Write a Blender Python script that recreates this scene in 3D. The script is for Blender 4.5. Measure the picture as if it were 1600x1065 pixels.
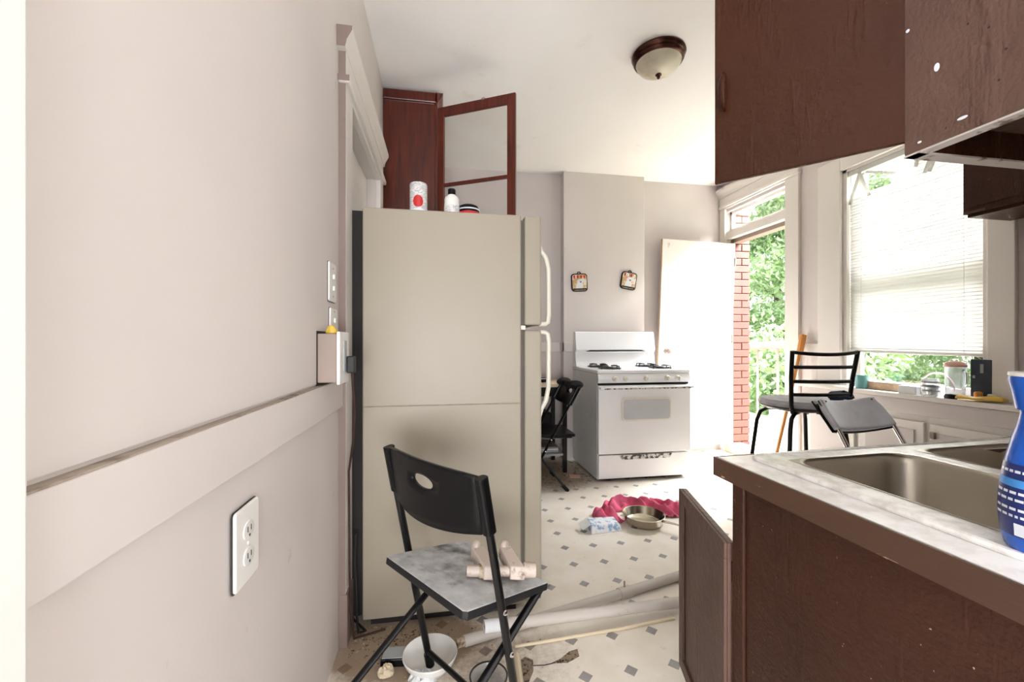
import bpy, math, random
from mathutils import Matrix, Vector, noise
R = math.radians
random.seed(7)
for o in list(bpy.data.objects): bpy.data.objects.remove(o)
S = bpy.context.scene
COL = S.collection

# ------------------------------------------------------------------ camera, world, light, exposure
F, HZ, CAMZ, YAW = 650.0, 535.0, 1.144, 9.605
cam_d = bpy.data.cameras.new('camera'); cam = bpy.data.objects.new('camera', cam_d); COL.objects.link(cam)
cam.location = (0, 0, CAMZ); cam.rotation_euler = (R(90), 0, R(-YAW))
cam_d.sensor_fit = 'HORIZONTAL'; cam_d.sensor_width = 36; cam_d.lens = F * 36 / 1600
cam_d.shift_y = (HZ - 532.5) / 1600; cam_d.clip_start = 0.02; cam_d.clip_end = 200
S.camera = cam
W = bpy.data.worlds.new('overcast_sky'); S.world = W; W.use_nodes = True
wn = W.node_tree; wn.nodes.clear()
wo = wn.nodes.new('ShaderNodeOutputWorld'); bg = wn.nodes.new('ShaderNodeBackground')
tcw = wn.nodes.new('ShaderNodeTexCoord'); nzw = wn.nodes.new('ShaderNodeTexNoise'); rmp = wn.nodes.new('ShaderNodeValToRGB')
nzw.inputs['Scale'].default_value = 3.0; nzw.inputs['Detail'].default_value = 5
rmp.color_ramp.elements[0].position = .38; rmp.color_ramp.elements[0].color = (.74, .87, 1, 1)
rmp.color_ramp.elements[1].position = .52; rmp.color_ramp.elements[1].color = (1, .985, .96, 1)
wn.links.new(tcw.outputs['Generated'], nzw.inputs['Vector']); wn.links.new(nzw.outputs['Fac'], rmp.inputs['Fac'])
wn.links.new(rmp.outputs['Color'], bg.inputs['Color']); wn.links.new(bg.outputs['Background'], wo.inputs['Surface'])
bg.inputs['Strength'].default_value = 1.3
def area(name, loc, target, sx, sy, power, col=(1, 1, 1)):
    d = bpy.data.lights.new(name, 'AREA'); d.shape = 'RECTANGLE'; d.size = sx; d.size_y = sy; d.energy = power; d.color = col
    o = bpy.data.objects.new(name, d); COL.objects.link(o); o.location = loc
    o.rotation_euler = (Vector(target) - Vector(loc)).to_track_quat('-Z', 'Y').to_euler(); return o
# added fill lamp behind the open doorway, brightening the ceiling and camera-side faces
area('next_room_fill', (0, -2.8, .8), (.3, .2, 2.9), 1.7, 1.2, 60, (.97, .98, 1))
# sky light falling in through the window and the open back door, and an added lamp imitating bounce from the yard
area('window_sky_light', (4.7, 2.25, 4.6), (2.3, 2.25, .9), 2.4, 2.0, 620, (.97, .985, 1))
area('back_door_sky_light', (4.9, 3.9, 4.6), (2.5, 3.45, .4), 2.0, 2.0, 800, (.97, .985, 1))
area('yard_bounce_fill', (4.4, 2.1, -.35), (2.2, 2.3, 2.2), 1.8, 1.8, 40, (.98, .99, 1))
area('next_room_side_fill', (2.55, -1.5, 1.6), (-.4, .7, 1.35), 1.5, 1.5, 17, (.97, .98, 1))  # added fill lamp for the near left wall, not a real window
V = S.view_settings; V.view_transform = 'Standard'; V.look = 'None'; V.gamma = 1; V.use_curve_mapping = False; V.exposure = 1.36

# ------------------------------------------------------------------ materials
def lin(c): return tuple(((v / 255) / 12.92 if v / 255 <= .04045 else ((v / 255 + .055) / 1.055) ** 2.4) for v in c) + (1,)
MATS = {}
class NT:
    def __init__(s, name):
        s.m = bpy.data.materials.new(name); s.m.use_nodes = True; s.t = s.m.node_tree
        s.p = s.t.nodes['Principled BSDF']; s.out = s.t.nodes['Material Output']; s.tc = s.t.nodes.new('ShaderNodeTexCoord'); MATS[name] = s.m
    def n(s, typ, **kw):
        q = s.t.nodes.new(typ)
        for k, v in kw.items():
            if k in q.inputs: q.inputs[k].default_value = v
            else: setattr(q, k, v)
        return q
    def l(s, a, b): s.t.links.new(a, b)
    def noise(s, scale, detail=4, rough=.55, vec=None, stretch=None):
        q = s.n('ShaderNodeTexNoise'); q.inputs['Scale'].default_value = scale; q.inputs['Detail'].default_value = detail; q.inputs['Roughness'].default_value = rough
        v = vec or s.tc.outputs['Object']
        if stretch:
            mp = s.n('ShaderNodeMapping'); mp.inputs['Scale'].default_value = stretch; s.l(v, mp.inputs['Vector']); v = mp.outputs['Vector']
        s.l(v, q.inputs['Vector']); return q.outputs['Fac']
    def ramp(s, fac, a, b, ca=(0, 0, 0, 1), cb=(1, 1, 1, 1)):
        q = s.n('ShaderNodeValToRGB'); e = q.color_ramp.elements; e[0].position = a; e[0].color = ca; e[1].position = b; e[1].color = cb
        s.l(fac, q.inputs['Fac']); return q.outputs['Color']
    def mix(s, fac, a, b):
        q = s.n('ShaderNodeMix', data_type='RGBA')
        for sock, v in ((0, fac), (6, a), (7, b)):
            if isinstance(v, (int, float)): q.inputs[sock].default_value = v
            elif isinstance(v, tuple): q.inputs[sock].default_value = v
            else: s.l(v, q.inputs[sock])
        return q.outputs[2]
    def math(s, op, a, b=None, c=None):
        q = s.n('ShaderNodeMath', operation=op)
        for i, v in enumerate((a, b, c)):
            if v is None: continue
            if isinstance(v, (int, float)): q.inputs[i].default_value = v
            else: s.l(v, q.inputs[i])
        return q.outputs[0]
    def bump(s, h, strength=.3, dist=.002):
        q = s.n('ShaderNodeBump'); q.inputs['Strength'].default_value = strength; q.inputs['Distance'].default_value = dist
        s.l(h, q.inputs['Height']); s.l(q.outputs['Normal'], s.p.inputs['Normal'])
    def col(s, c):
        if isinstance(c, tuple): s.p.inputs['Base Color'].default_value = c
        else: s.l(c, s.p.inputs['Base Color'])
    def set(s, rough=.5, metal=0, spec=None, trans=None, ior=None, alpha=None, coat=None):
        s.p.inputs['Roughness'].default_value = rough; s.p.inputs['Metallic'].default_value = metal
        if spec is not None: s.p.inputs['Specular IOR Level'].default_value = spec
        if trans is not None: s.p.inputs['Transmission Weight'].default_value = trans
        if ior is not None: s.p.inputs['IOR'].default_value = ior
        if coat is not None: s.p.inputs['Coat Weight'].default_value = coat
def plain(name, c, rough=.5, metal=0, var=.12, scale=6, spec=None, bump=0, bscale=60, stretch=None):
    k = NT(name); a = lin(c); d = tuple(v * (1 - var) for v in a[:3]) + (1,)
    k.col(k.mix(k.ramp(k.noise(scale, stretch=stretch), .35, .65), d, a)); k.set(rough, metal, spec)
    if bump: k.bump(k.noise(bscale, 3, stretch=stretch), bump)
    return k.m
def worn(name, c, spot, rough=.5, lo=.66, hi=.72, scale=14, var=.1, bump=.15, bscale=40, stretch=None, spec=None):
    """paint in colour c with chipped, dirty spots in a second colour"""
    k = NT(name); a = lin(c); d = tuple(v * (1 - var) for v in a[:3]) + (1,)
    base = k.mix(k.ramp(k.noise(2.2, 3), .3, .7), d, a)
    k.col(k.mix(k.ramp(k.noise(scale, 6, .65, stretch=stretch), lo, hi), base, lin(spot))); k.set(rough, 0, spec)
    k.bump(k.noise(bscale, 4, stretch=stretch), bump); return k.m
wall_m = worn('plaster_pinkish_white', (223, 215, 211), (192, 178, 168), .55, .68, .8, 9, .05, .1, 30)
wallb_m = worn('plaster_mauve_grey', (216, 207, 204), (205, 192, 184), .6, .68, .78, 5, .06, .08, 20)
ceil_m = worn('ceiling_paint', (251, 249, 247), (228, 220, 208), .7, .62, .8, 2.5, .03, .06, 20)
trim_m = worn('trim_paint_white', (232, 226, 220), (190, 176, 164), .45, .7, .78, 16, .05, .12, 35)
shade_mauve_m = worn('trim_shade_mauve', (138, 120, 112), (116, 98, 90), .55, .6, .8, 12, .1, .15, 35)  # mauve tone paints shade onto trim faces turned from the light
dust_m = worn('ledge_grime', (176, 162, 148), (120, 106, 92), .9, .5, .7, 18, .2, .2, 60)
jamb_m = plain('jamb_gloss_white', (240, 242, 238), .4, 0, .03)
brown_m = None
def brown(name, c, fleck, gloss, lo=.755):
    k = NT(name); a = lin(c); d = tuple(v * .72 for v in a[:3]) + (1,)
    base = k.mix(k.ramp(k.noise(3.5, 5), .3, .7), d, a)
    drip = k.noise(16, 4, .6, stretch=(1, 1, .16))
    base = k.mix(k.ramp(k.noise(60, 5, .6), lo, lo + .02), base, lin(fleck))
    k.col(base); k.set(gloss, 0, .18)
    h = k.math('ADD', k.math('ADD', k.math('MULTIPLY', k.noise(120, 3), .6), k.math('MULTIPLY', k.noise(38, 3), .9)), k.math('MULTIPLY', k.ramp(drip, .55, .75), 1.0))
    k.bump(h, .75, .003); return k.m
brown_m = brown('brown_enamel', (71, 45, 35), (190, 170, 150), .4, .70)
brownd_m = brown('brown_enamel_reddish', (57, 27, 11), (110, 70, 44), .38, .72)
browng_m = brown('brown_enamel_faded', (108, 84, 74), (60, 42, 36), .45, .70)
brownw_m = worn('brown_edge_worn', (88, 62, 48), (196, 172, 140), .4, .66, .7, 26, .2, .3, 60, stretch=(1, .5, 3))
wood_m = None
def wood(name, c1, c2, rough, stretch, scale=9):
    k = NT(name); k.col(k.mix(k.ramp(k.noise(scale, 6, .6, stretch=stretch), .3, .7), lin(c1), lin(c2))); k.set(rough, 0, .5); k.bump(k.noise(scale * 4, 3, stretch=stretch), .1); return k.m
mahog_m = wood('mahogany_varnish', (58, 12, 6), (104, 36, 15), .28, (6, 6, .5))
stick_m = wood('orange_wood', (196, 120, 48), (226, 158, 84), .45, (8, 8, .6))
pine_m = wood('bare_wood', (196, 164, 132), (222, 196, 166), .6, (1, 6, 6))
tabletop_m = wood('pale_wood_top', (206, 182, 152), (226, 206, 180), .45, (1, 8, 8))
fridge_m = worn('fridge_almond', (158, 148, 131), (176, 160, 132), .42, .74, .8, 10, .04, .12, 220)
fhandle_m = plain('handle_cream', (226, 221, 206), .35, 0, .05)
seam_m = plain('scuff_line', (148, 138, 120), .7, 0, .3, 20)
gasket_m = plain('gasket_grey', (96, 90, 82), .7, 0, .2)
enamel_m = worn('stove_enamel', (247, 247, 248), (206, 196, 178), .2, .76, .82, 8, .03, .02, 60)
enamels_m = worn('stove_side_enamel', (236, 236, 233), (178, 168, 150), .3, .62, .8, 5, .06, .04, 60)
knob_m = plain('knob_cream', (238, 234, 222), .35, 0, .04)
chip_m = worn('chipped_chrome', (226, 224, 220), (60, 52, 44), .35, .48, .54, 30, .2, .3, 60)
ovenglass_m = plain('oven_window_grey', (206, 208, 212), .12, 0, .05)
black_m = plain('black_plastic', (9, 9, 11), .35, 0, .3, 10, spec=.3)
blackm_m = plain('black_metal', (11, 11, 13), .28, .0, .3, 10, spec=.4)
iron_m = plain('cast_iron', (34, 34, 34), .6, 0, .3, 20)
steel_m = None
k = NT('stainless_steel'); k.col(k.mix(k.ramp(k.noise(3, 2), .3, .7), lin((170, 164, 152)), lin((190, 184, 172)))); k.set(.32, 1); steel_m = k.m
k = NT('sink_rim_scaled'); k.col(k.mix(k.ramp(k.noise(22, 6, .65), .42, .62), lin((250, 249, 246)), lin((216, 212, 208)))); k.set(.3, .15); steelrim_m = k.m
chrome_m = plain('chrome', (220, 220, 222), .15, 1, .05)
bronze_m = plain('bronze_ring', (98, 62, 50), .25, .7, .3, 12)
alab_m = worn('alabaster_glass', (222, 214, 192), (186, 172, 146), .3, .5, .75, 6, .12, .02, 20)
pad_m = plain('grey_vinyl', (224, 228, 240), .35, 0, .12, 12, bump=.1)
cloth_m = plain('grey_cushion', (196, 196, 202), .85, 0, .2, 16, bump=.3, bscale=90)
bluecloth_m = plain('dark_blue_rag', (58, 76, 104), .9, 0, .4, 20)
pink_m = plain('crimson_towel', (236, 106, 142), .9, 0, .35, 14, bump=.5, bscale=220)
blackcloth_m = plain('black_cloth', (20, 18, 18), .95, 0, .4, 20)
pipe_m = worn('grey_pipe', (206, 198, 190), (160, 148, 136), .5, .62, .74, 9, .12, .1, 40)
pipeend_m = worn('rusty_thread', (186, 170, 146), (110, 84, 60), .7, .5, .6, 30)
valve_m = worn('dirty_plumbing', (206, 190, 178), (120, 92, 70), .45, .58, .7, 22, .15, .2, 60)
ceramic_m = plain('white_ceramic', (238, 236, 232), .25, 0, .05)
paper_m = plain('crumpled_paper', (236, 238, 240), .8, 0, .08, 14)
cord_m = plain('brown_cord', (60, 34, 30), .5, 0, .2)
cord2_m = plain('black_cord', (18, 16, 16), .5, 0, .2)
plate_m = worn('outlet_plate_white', (244, 242, 238), (206, 160, 168), .35, .74, .8, 34, .03, .05, 40)
slot_m = plain('dark_slot', (40, 34, 32), .6, 0, .2)
tan_m = plain('taupe_box', (158, 142, 132), .5, 0, .1)
yellow_m = plain('yellow_plastic', (230, 190, 70), .4, 0, .1)
mug_m = plain('turquoise_glaze', (120, 186, 190), .3, 0, .1)
navy_m = plain('dark_slate_card', (58, 66, 80), .6, 0, .2, 16)
red_m = plain('red_print', (206, 44, 44), .4, 0, .1)
label_m = None
k = NT('printed_label'); q = k.n('ShaderNodeTexBrick', Scale=60.0); q.inputs['Color1'].default_value = lin((150, 150, 158)); q.inputs['Color2'].default_value = lin((228, 226, 224)); q.inputs['Mortar'].default_value = lin((236, 234, 230)); q.inputs['Mortar Size'].default_value = .035
mp = k.n('ShaderNodeMapping'); mp.inputs['Rotation'].default_value = (R(90), 0, 0); k.l(k.tc.outputs['Object'], mp.inputs['Vector']); k.l(mp.outputs['Vector'], q.inputs['Vector']); k.l(q.outputs['Color'], k.p.inputs['Base Color']); k.set(.35); label_m = k.m
blueplas_m = plain('blue_bottle', (22, 96, 205), .2, 0, .15, 8)
bluelab_m = plain('navy_label', (30, 48, 120), .3, 0, .2, 20)
whiteink_m = plain('white_print', (232, 238, 248), .4, 0, .05)
cyan_m = plain('light_blue_print', (70, 150, 226), .4, 0, .1)
k = NT('window_glass'); k.set(.02, 0, .5, 1.0, 1.45); k.col((1, 1, 1, 1))
gl = k.n('ShaderNodeBsdfGlossy'); gl.inputs['Roughness'].default_value = .02; tr = k.n('ShaderNodeBsdfTransparent'); fr = k.n('ShaderNodeLayerWeight'); fr.inputs['Blend'].default_value = .5; frv = k.math('MULTIPLY_ADD', k.math('POWER', fr.outputs['Facing'], 4.0), .5, .05)
mx = k.n('ShaderNodeMixShader'); k.l(frv, mx.inputs[0]); k.l(tr.outputs[0], mx.inputs[1]); k.l(gl.outputs[0], mx.inputs[2]); k.l(mx.outputs[0], k.out.inputs['Surface']); glass_m = k.m
k = NT('clear_plastic'); k.set(.1, 0, .5, .85, 1.35); k.col(lin((236, 238, 240))); clear_m = k.m
k = NT('blind_vinyl'); k.col(lin((218, 217, 213))); k.set(.45)
tl = k.n('ShaderNodeBsdfTranslucent'); tl.inputs['Color'].default_value = lin((250, 248, 240)); ms = k.n('ShaderNodeMixShader'); ms.inputs[0].default_value = .08
k.l(k.p.outputs[0], ms.inputs[1]); k.l(tl.outputs[0], ms.inputs[2]); k.l(ms.outputs[0], k.out.inputs['Surface']); blind_m = k.m
doorleaf_m = worn('door_white_peeling', (246, 240, 234), (206, 176, 150), .6, .64, .72, 10, .04, .3, 40)
brick_m = worn('painted_brick', (122, 74, 66), (150, 106, 96), .8, .66, .74, 22, .2, .4, 60)
mortar_m = plain('mortar', (128, 84, 76), .9, 0, .1, 30)
leaf_m = None
k = NT('tree_leaves'); oi = k.n('ShaderNodeObjectInfo'); k.col(k.mix(k.ramp(k.noise(2.5, 3), .35, .65), lin((146, 168, 136)), lin((192, 206, 176)))); k.set(.6)
tl = k.n('ShaderNodeBsdfTranslucent'); tl.inputs['Color'].default_value = lin((150, 190, 90)); ms = k.n('ShaderNodeMixShader'); ms.inputs[0].default_value = .35
k.l(k.p.outputs[0], ms.inputs[1]); k.l(tl.outputs[0], ms.inputs[2]); k.l(ms.outputs[0], k.out.inputs['Surface']); leaf_m = k.m
bark_m = plain('bark', (96, 80, 66), .9, 0, .3, 8)
grass_m = plain('grass', (130, 156, 96), .95, 0, .3, 4)
deck_m = plain('porch_boards', (206, 192, 176), .8, 0, .15, 5)
railpaint_m = plain('porch_rail_grey', (150, 138, 136), .6, 0, .2)
dark_m = plain('dark_recess', (26, 22, 20), .8, 0, .2)
shelf_m = plain('grey_shelf', (176, 180, 182), .5, 0, .12)
debris_m = worn('brown_litter', (120, 92, 62), (206, 190, 160), .9, .45, .6, 60, .4)
tear_m = worn('torn_backing', (150, 132, 112), (56, 44, 36), .95, .5, .6, 60, .3, .5, 90)
flap_m = plain('vinyl_flap', (222, 206, 176), .5, 0, .1)
boxprint_m = worn('blue_white_print', (238, 240, 244), (150, 182, 216), .6, .52, .56, 26, .04, .05)
trivet_m = worn('trivet_picture', (222, 186, 136), (236, 228, 216), .3, .48, .54, 22, .3, .05)
# worn vinyl flooring: printed lattice of small grey diamonds plus dirt where the appliances stand
k = NT('vinyl_floor_diamonds')
sx = k.n('ShaderNodeSeparateXYZ'); k.l(k.tc.outputs['Object'], sx.inputs[0]); X, Y = sx.outputs[0], sx.outputs[1]
U = k.math('DIVIDE', k.math('SUBTRACT', k.math('SUBTRACT', X, .657), k.math('MULTIPLY', k.math('SUBTRACT', Y, 1.53), .03)), .1655)
Vv = k.math('DIVIDE', k.math('SUBTRACT', Y, 1.5385), .1755)
du = k.math('MULTIPLY', k.math('ABSOLUTE', k.math('SUBTRACT', U, k.math('ROUND', U))), .1655)
dv = k.math('MULTIPLY', k.math('ABSOLUTE', k.math('SUBTRACT', Vv, k.math('ROUND', Vv))), .1755)
dot = k.math('LESS_THAN', k.math('ADD', du, dv), .0265)
base = k.mix(k.ramp(k.noise(5, 5), .35, .7), lin((243, 237, 227)), lin((231, 221, 205)))
base = k.mix(k.ramp(k.noise(30, 5, .65), .64, .74), base, lin((196, 178, 150)))
basec = k.mix(k.math('MULTIPLY', dot, .85), base, k.mix(k.ramp(k.noise(14, 3), .3, .7), lin((112, 110, 112)), lin((150, 148, 148))))
def patch(cx, cy, rx, ry):
    a = k.math('POWER', k.math('DIVIDE', k.math('SUBTRACT', X, cx), rx), 2.0); b = k.math('POWER', k.math('DIVIDE', k.math('SUBTRACT', Y, cy), ry), 2.0)
    return k.math('MAXIMUM', k.math('SUBTRACT', 1.0, k.math('ADD', a, b)), 0.0)
dm = k.math('ADD', k.math('ADD', patch(-.18, 1.66, .34, .24), patch(.95, 3.55, .45, .62)), k.math('MULTIPLY', patch(.1, 1.5, .6, .35), .6))
dirt = k.ramp(k.math('MULTIPLY', dm, k.math('ADD', k.noise(34, 6, .7), .2)), .22, .52)
k.col(k.mix(k.math('MULTIPLY', dirt, .75), basec, lin((126, 94, 58)))); k.set(.38, 0, .4); k.bump(k.noise(9, 3), .08, .004); floor_m = k.m

# ------------------------------------------------------------------ mesh helpers
class MB:
    def __init__(s): s.v = []; s.f = []
    def add(s, v, f):
        o = len(s.v); s.v += [tuple(p) for p in v]; s.f += [tuple(i + o for i in q) for q in f]; return s
    def box(s, x0, x1, y0, y1, z0, z1, M=None):
        v = [Vector(p) for p in ((x0, y0, z0), (x1, y0, z0), (x1, y1, z0), (x0, y1, z0), (x0, y0, z1), (x1, y0, z1), (x1, y1, z1), (x0, y1, z1))]
        if M: v = [M @ p for p in v]
        return s.add(v, [(0, 3, 2, 1), (4, 5, 6, 7), (0, 1, 5, 4), (1, 2, 6, 5), (2, 3, 7, 6), (3, 0, 4, 7)])
    def prism(s, poly, z0, z1, M=None):
        n = len(poly); v = [Vector((x, y, z0)) for x, y in poly] + [Vector((x, y, z1)) for x, y in poly]
        if M: v = [M @ p for p in v]
        return s.add(v, [tuple(range(n - 1, -1, -1)), tuple(range(n, 2 * n))] + [(i, (i + 1) % n, n + (i + 1) % n, n + i) for i in range(n)])
    def tube(s, pts, r, n=10, closed=False, flat=1.0):
        pts = [Vector(p) for p in pts]; N = len(pts); rr = r if isinstance(r, (list, tuple)) else [r] * N
        rings = []; up = None
        for i, p in enumerate(pts):
            a = pts[(i - 1) % N] if (i > 0 or closed) else p; b = pts[(i + 1) % N] if (i < N - 1 or closed) else p
            t = (b - a).normalized()
            if up is None:
                up = Vector((0, 0, 1)) if abs(t.z) < .9 else Vector((0, 1, 0))
            u = (up - t * up.dot(t)).normalized(); w = t.cross(u); up = u
            rings.append([p + (u * math.cos(2 * math.pi * k / n) * flat + w * math.sin(2 * math.pi * k / n)) * rr[i] for k in range(n)])
        v = [q for g in rings for q in g]; f = []
        for i in range(N if closed else N - 1):
            j = (i + 1) % N
            for k in range(n): f.append((i * n + k, i * n + (k + 1) % n, j * n + (k + 1) % n, j * n + k))
        if not closed: f += [tuple(range(n - 1, -1, -1)), tuple(range((N - 1) * n, N * n))]
        return s.add(v, f)
    def lathe(s, prof, n=24, M=None, sx=1, sy=1):
        v = []; f = []; m = len(prof)
        for r, z in prof:
            for k in range(n):
                a = 2 * math.pi * k / n; v.append(Vector((r * math.cos(a) * sx, r * math.sin(a) * sy, z)))
        if M: v = [M @ p for p in v]
        for i in range(m - 1):
            for k in range(n): f.append((i * n + k, i * n + (k + 1) % n, (i + 1) * n + (k + 1) % n, (i + 1) * n + k))
        if prof[0][0] > 1e-6: f.append(tuple(range(n - 1, -1, -1)))
        if prof[-1][0] > 1e-6: f.append(tuple(range((m - 1) * n, m * n)))
        return s.add(v, f)
    def grid(s, fn, nu, nv, closed_u=False):
        v = [fn(i / nu, j / nv) for j in range(nv + 1) for i in range(nu + (0 if closed_u else 1))]; w = nu if closed_u else nu + 1
        f = [(j * w + i, j * w + (i + 1) % w, (j + 1) * w + (i + 1) % w, (j + 1) * w + i) for j in range(nv) for i in range(nu)]
        return s.add(v, f)
    def build(s, name, m, parent=None, bevel=0, smooth=False, solid=0, sub=0, world=False, angle=40, seg=2):
        vs = s.v
        if world and parent is not None:
            Mi = Matrix.LocRotScale(parent.location, parent.rotation_euler, None).inverted(); vs = [tuple(Mi @ Vector(p)) for p in vs]
        me = bpy.data.meshes.new(name); me.from_pydata(vs, [], s.f); me.validate(); me.update(); me.materials.append(m)
        if smooth:
            for q in me.polygons: q.use_smooth = True
            me.set_sharp_from_angle(angle=R(angle))
        o = bpy.data.objects.new(name, me); COL.objects.link(o)
        if parent is not None: o.parent = parent
        if solid: q = o.modifiers.new('solid', 'SOLIDIFY'); q.thickness = solid; q.offset = 0
        if bevel: q = o.modifiers.new('bevel', 'BEVEL'); q.width = bevel; q.segments = seg; q.limit_method = 'ANGLE'; q.angle_limit = R(35)
        if sub: q = o.modifiers.new('sub', 'SUBSURF'); q.levels = sub; q.render_levels = sub
        return o
def B(*a, M=None): return MB().box(*a, M=M)
def thing(name, label, cat, loc=(0, 0, 0), rz=0, group=None, rot=None):
    o = bpy.data.objects.new(name, None); COL.objects.link(o); o.location = loc; o.rotation_euler = rot or (0, 0, rz); o.empty_display_size = .05
    o['label'] = label; o['category'] = cat
    if group: o['group'] = group
    return o
def tag(o, label, cat, group=None, kind=None):
    o['label'] = label; o['category'] = cat
    if group: o['group'] = group
    if kind: o['kind'] = kind
    return o
def struct(o, label=None, cat=None):
    o['kind'] = 'structure'
    if label: o['label'] = label
    if cat: o['category'] = cat
    return o
def sroot(name, label, cat, loc=(0, 0, 0), rz=0, rot=None):
    return struct(thing(name, label, cat, loc, rz, rot=rot), label, cat)
def T(x, y, z): return Matrix.Translation((x, y, z))
def RX(a): return Matrix.Rotation(R(a), 4, 'X')
def RY(a): return Matrix.Rotation(R(a), 4, 'Y')
def RZ(a): return Matrix.Rotation(R(a), 4, 'Z')
def arc(c, r, a0, a1, n, plane='xz'):
    out = []
    for i in range(n + 1):
        a = R(a0 + (a1 - a0) * i / n); u, w = r * math.cos(a), r * math.sin(a)
        out.append((c[0] + u, c[1], c[2] + w) if plane == 'xz' else ((c[0] + u, c[1] + w, c[2]) if plane == 'xy' else (c[0], c[1] + u, c[2] + w)))
    return out
def rrect(x0, x1, y0, y1, r, n=5):
    out = []
    for cx, cy, a0 in ((x1 - r, y1 - r, 0), (x0 + r, y1 - r, 90), (x0 + r, y0 + r, 180), (x1 - r, y0 + r, 270)):
        for i in range(n + 1):
            a = R(a0 + 90 * i / n); out.append((cx + r * math.cos(a), cy + r * math.sin(a)))
    return out

# ------------------------------------------------------------------ the room
XL, XR, YB, ZC = -.38, 2.97, 4.04, 2.826
struct(B(-1.6, 3.12, -.2, YB + .12, -.05, 0).build('floor', floor_m), 'worn cream vinyl floor printed with small grey diamonds', 'floor')
struct(B(-.5, 3.12, .2, YB + .12, ZC, ZC + .1).build('ceiling', ceil_m), 'white painted plaster ceiling with faint stains', 'ceiling')
LD0, LD1, LDZ = 1.76, 2.53, 2.095       # doorway in the left wall
m = MB().box(-.5, XL, .30, LD0, 0, ZC).box(-.5, XL, LD1, YB, 0, ZC).box(-.5, XL, LD0, LD1, LDZ, ZC)
wl = struct(m.build('wall_left', wall_m), 'pinkish white plaster wall with chair rail on the left', 'wall')
B(XL, XL + .004, .30, 1.35, 1.015, ZC - .001).build('wall_panel', wall_m, wl, bevel=.002)
tr_ = struct(B(XL, XL + .016, .30, 1.641, .905, 1.008).build('trim_1', wall_m, bevel=.002), 'chair rail board with a grimy top ledge on the left wall', 'trim')
B(XL, XL + .0165, .30, 1.641, 1.008, 1.0105).build('grimy_ledge', dust_m, tr_)
# casing of the left doorway
tl_ = sroot('trim_2', 'painted door casing with crowned header on the left wall', 'trim', (XL, 1.65, 0))
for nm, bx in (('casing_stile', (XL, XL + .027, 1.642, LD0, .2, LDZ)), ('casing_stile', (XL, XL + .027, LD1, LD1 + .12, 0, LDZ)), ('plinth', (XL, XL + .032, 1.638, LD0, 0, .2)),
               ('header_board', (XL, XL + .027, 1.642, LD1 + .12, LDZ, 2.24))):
    B(*bx).build(nm, shade_mauve_m if nm == 'plinth' else trim_m, tl_, bevel=.003, world=True)  # plinth takes the painted shade tone
# mauve strips put the shade of the return faces into the colour
B(XL, XL + .026, 1.6405, 1.642, .2, 2.24).build('casing_edge_shade', shade_mauve_m, tl_, world=True)
B(XL, XL + .043, 1.628, LD1 + .14, 2.115, 2.142).build('bead', trim_m, tl_, bevel=.006, world=True)
prof = [(0, 2.235), (.03, 2.235), (.036, 2.262), (.055, 2.298), (.055, 2.312), (0, 2.312)]
MB().add([(XL + a, y, z) for y in (1.612, LD1 + .155) for a, z in prof], [tuple(range(5, -1, -1)), tuple(range(6, 12))] + [(i, (i + 1) % 6, 6 + (i + 1) % 6, 6 + i) for i in range(6)]).build('crown', trim_m, tl_, world=True)
MB().add([(XL + a, 1.611, z) for a, z in prof], [(5, 4, 3, 2, 1, 0)]).build('crown_end_shade', shade_mauve_m, tl_, world=True, solid=.001)  # thin mauve cap paints shade on the crown's near end
B(XL, XL + .042, 1.6265, 1.628, 2.118, 2.14).build('bead_end_shade', shade_mauve_m, tl_, world=True)
dl = sroot('door_1', 'closed white painted door behind the refrigerator', 'door', (-.44, LD0, 0))
B(-.47, -.43, LD0 + .004, LD1 - .004, .01, LDZ - .004).build('door_slab', trim_m, dl, bevel=.003, world=True)
for z0, z1 in ((.2, .9), (1.05, 1.95)):
    B(-.43, -.424, LD0 + .12, LD1 - .12, z0, z1).build('door_panel', trim_m, dl, bevel=.004, world=True)
struct(B(XL, -.35, .22, .422, 0, ZC).build('trim_3', jamb_m, bevel=.003), 'white jamb of the doorway at the left picture edge', 'trim')
# back wall with chimney breast
struct(B(-.5, XR + .06, YB, YB + .12, 0, ZC).build('wall_back', wallb_m), 'mauve grey back wall behind the stove', 'wall')
BX0, BX1, BY = 1.18, 2.03, 3.94
struct(B(BX0, BX1, BY, YB, 0, ZC).build('wall_chimney', wall_m, bevel=.006), 'pale plastered chimney breast behind the stove', 'wall')
m = MB().box(.02, BX0, YB - .02, YB, 1.055, 1.145).box(BX0 - .018, BX0, BY - .018, YB, 1.055, 1.145).box(BX0 - .018, BX0 + .12, BY - .018, BY, 1.055, 1.145)
struct(m.build('trim_4', trim_m, bevel=.003), 'chair rail on the back wall beside the chimney breast', 'trim')
struct(MB().box(.02, BX0, YB - .015, YB, 0, .13).box(BX0 - .014, BX0, BY - .014, YB, 0, .13).build('baseboard_back', trim_m, bevel=.003), 'white baseboard of the back wall', 'baseboard')
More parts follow.
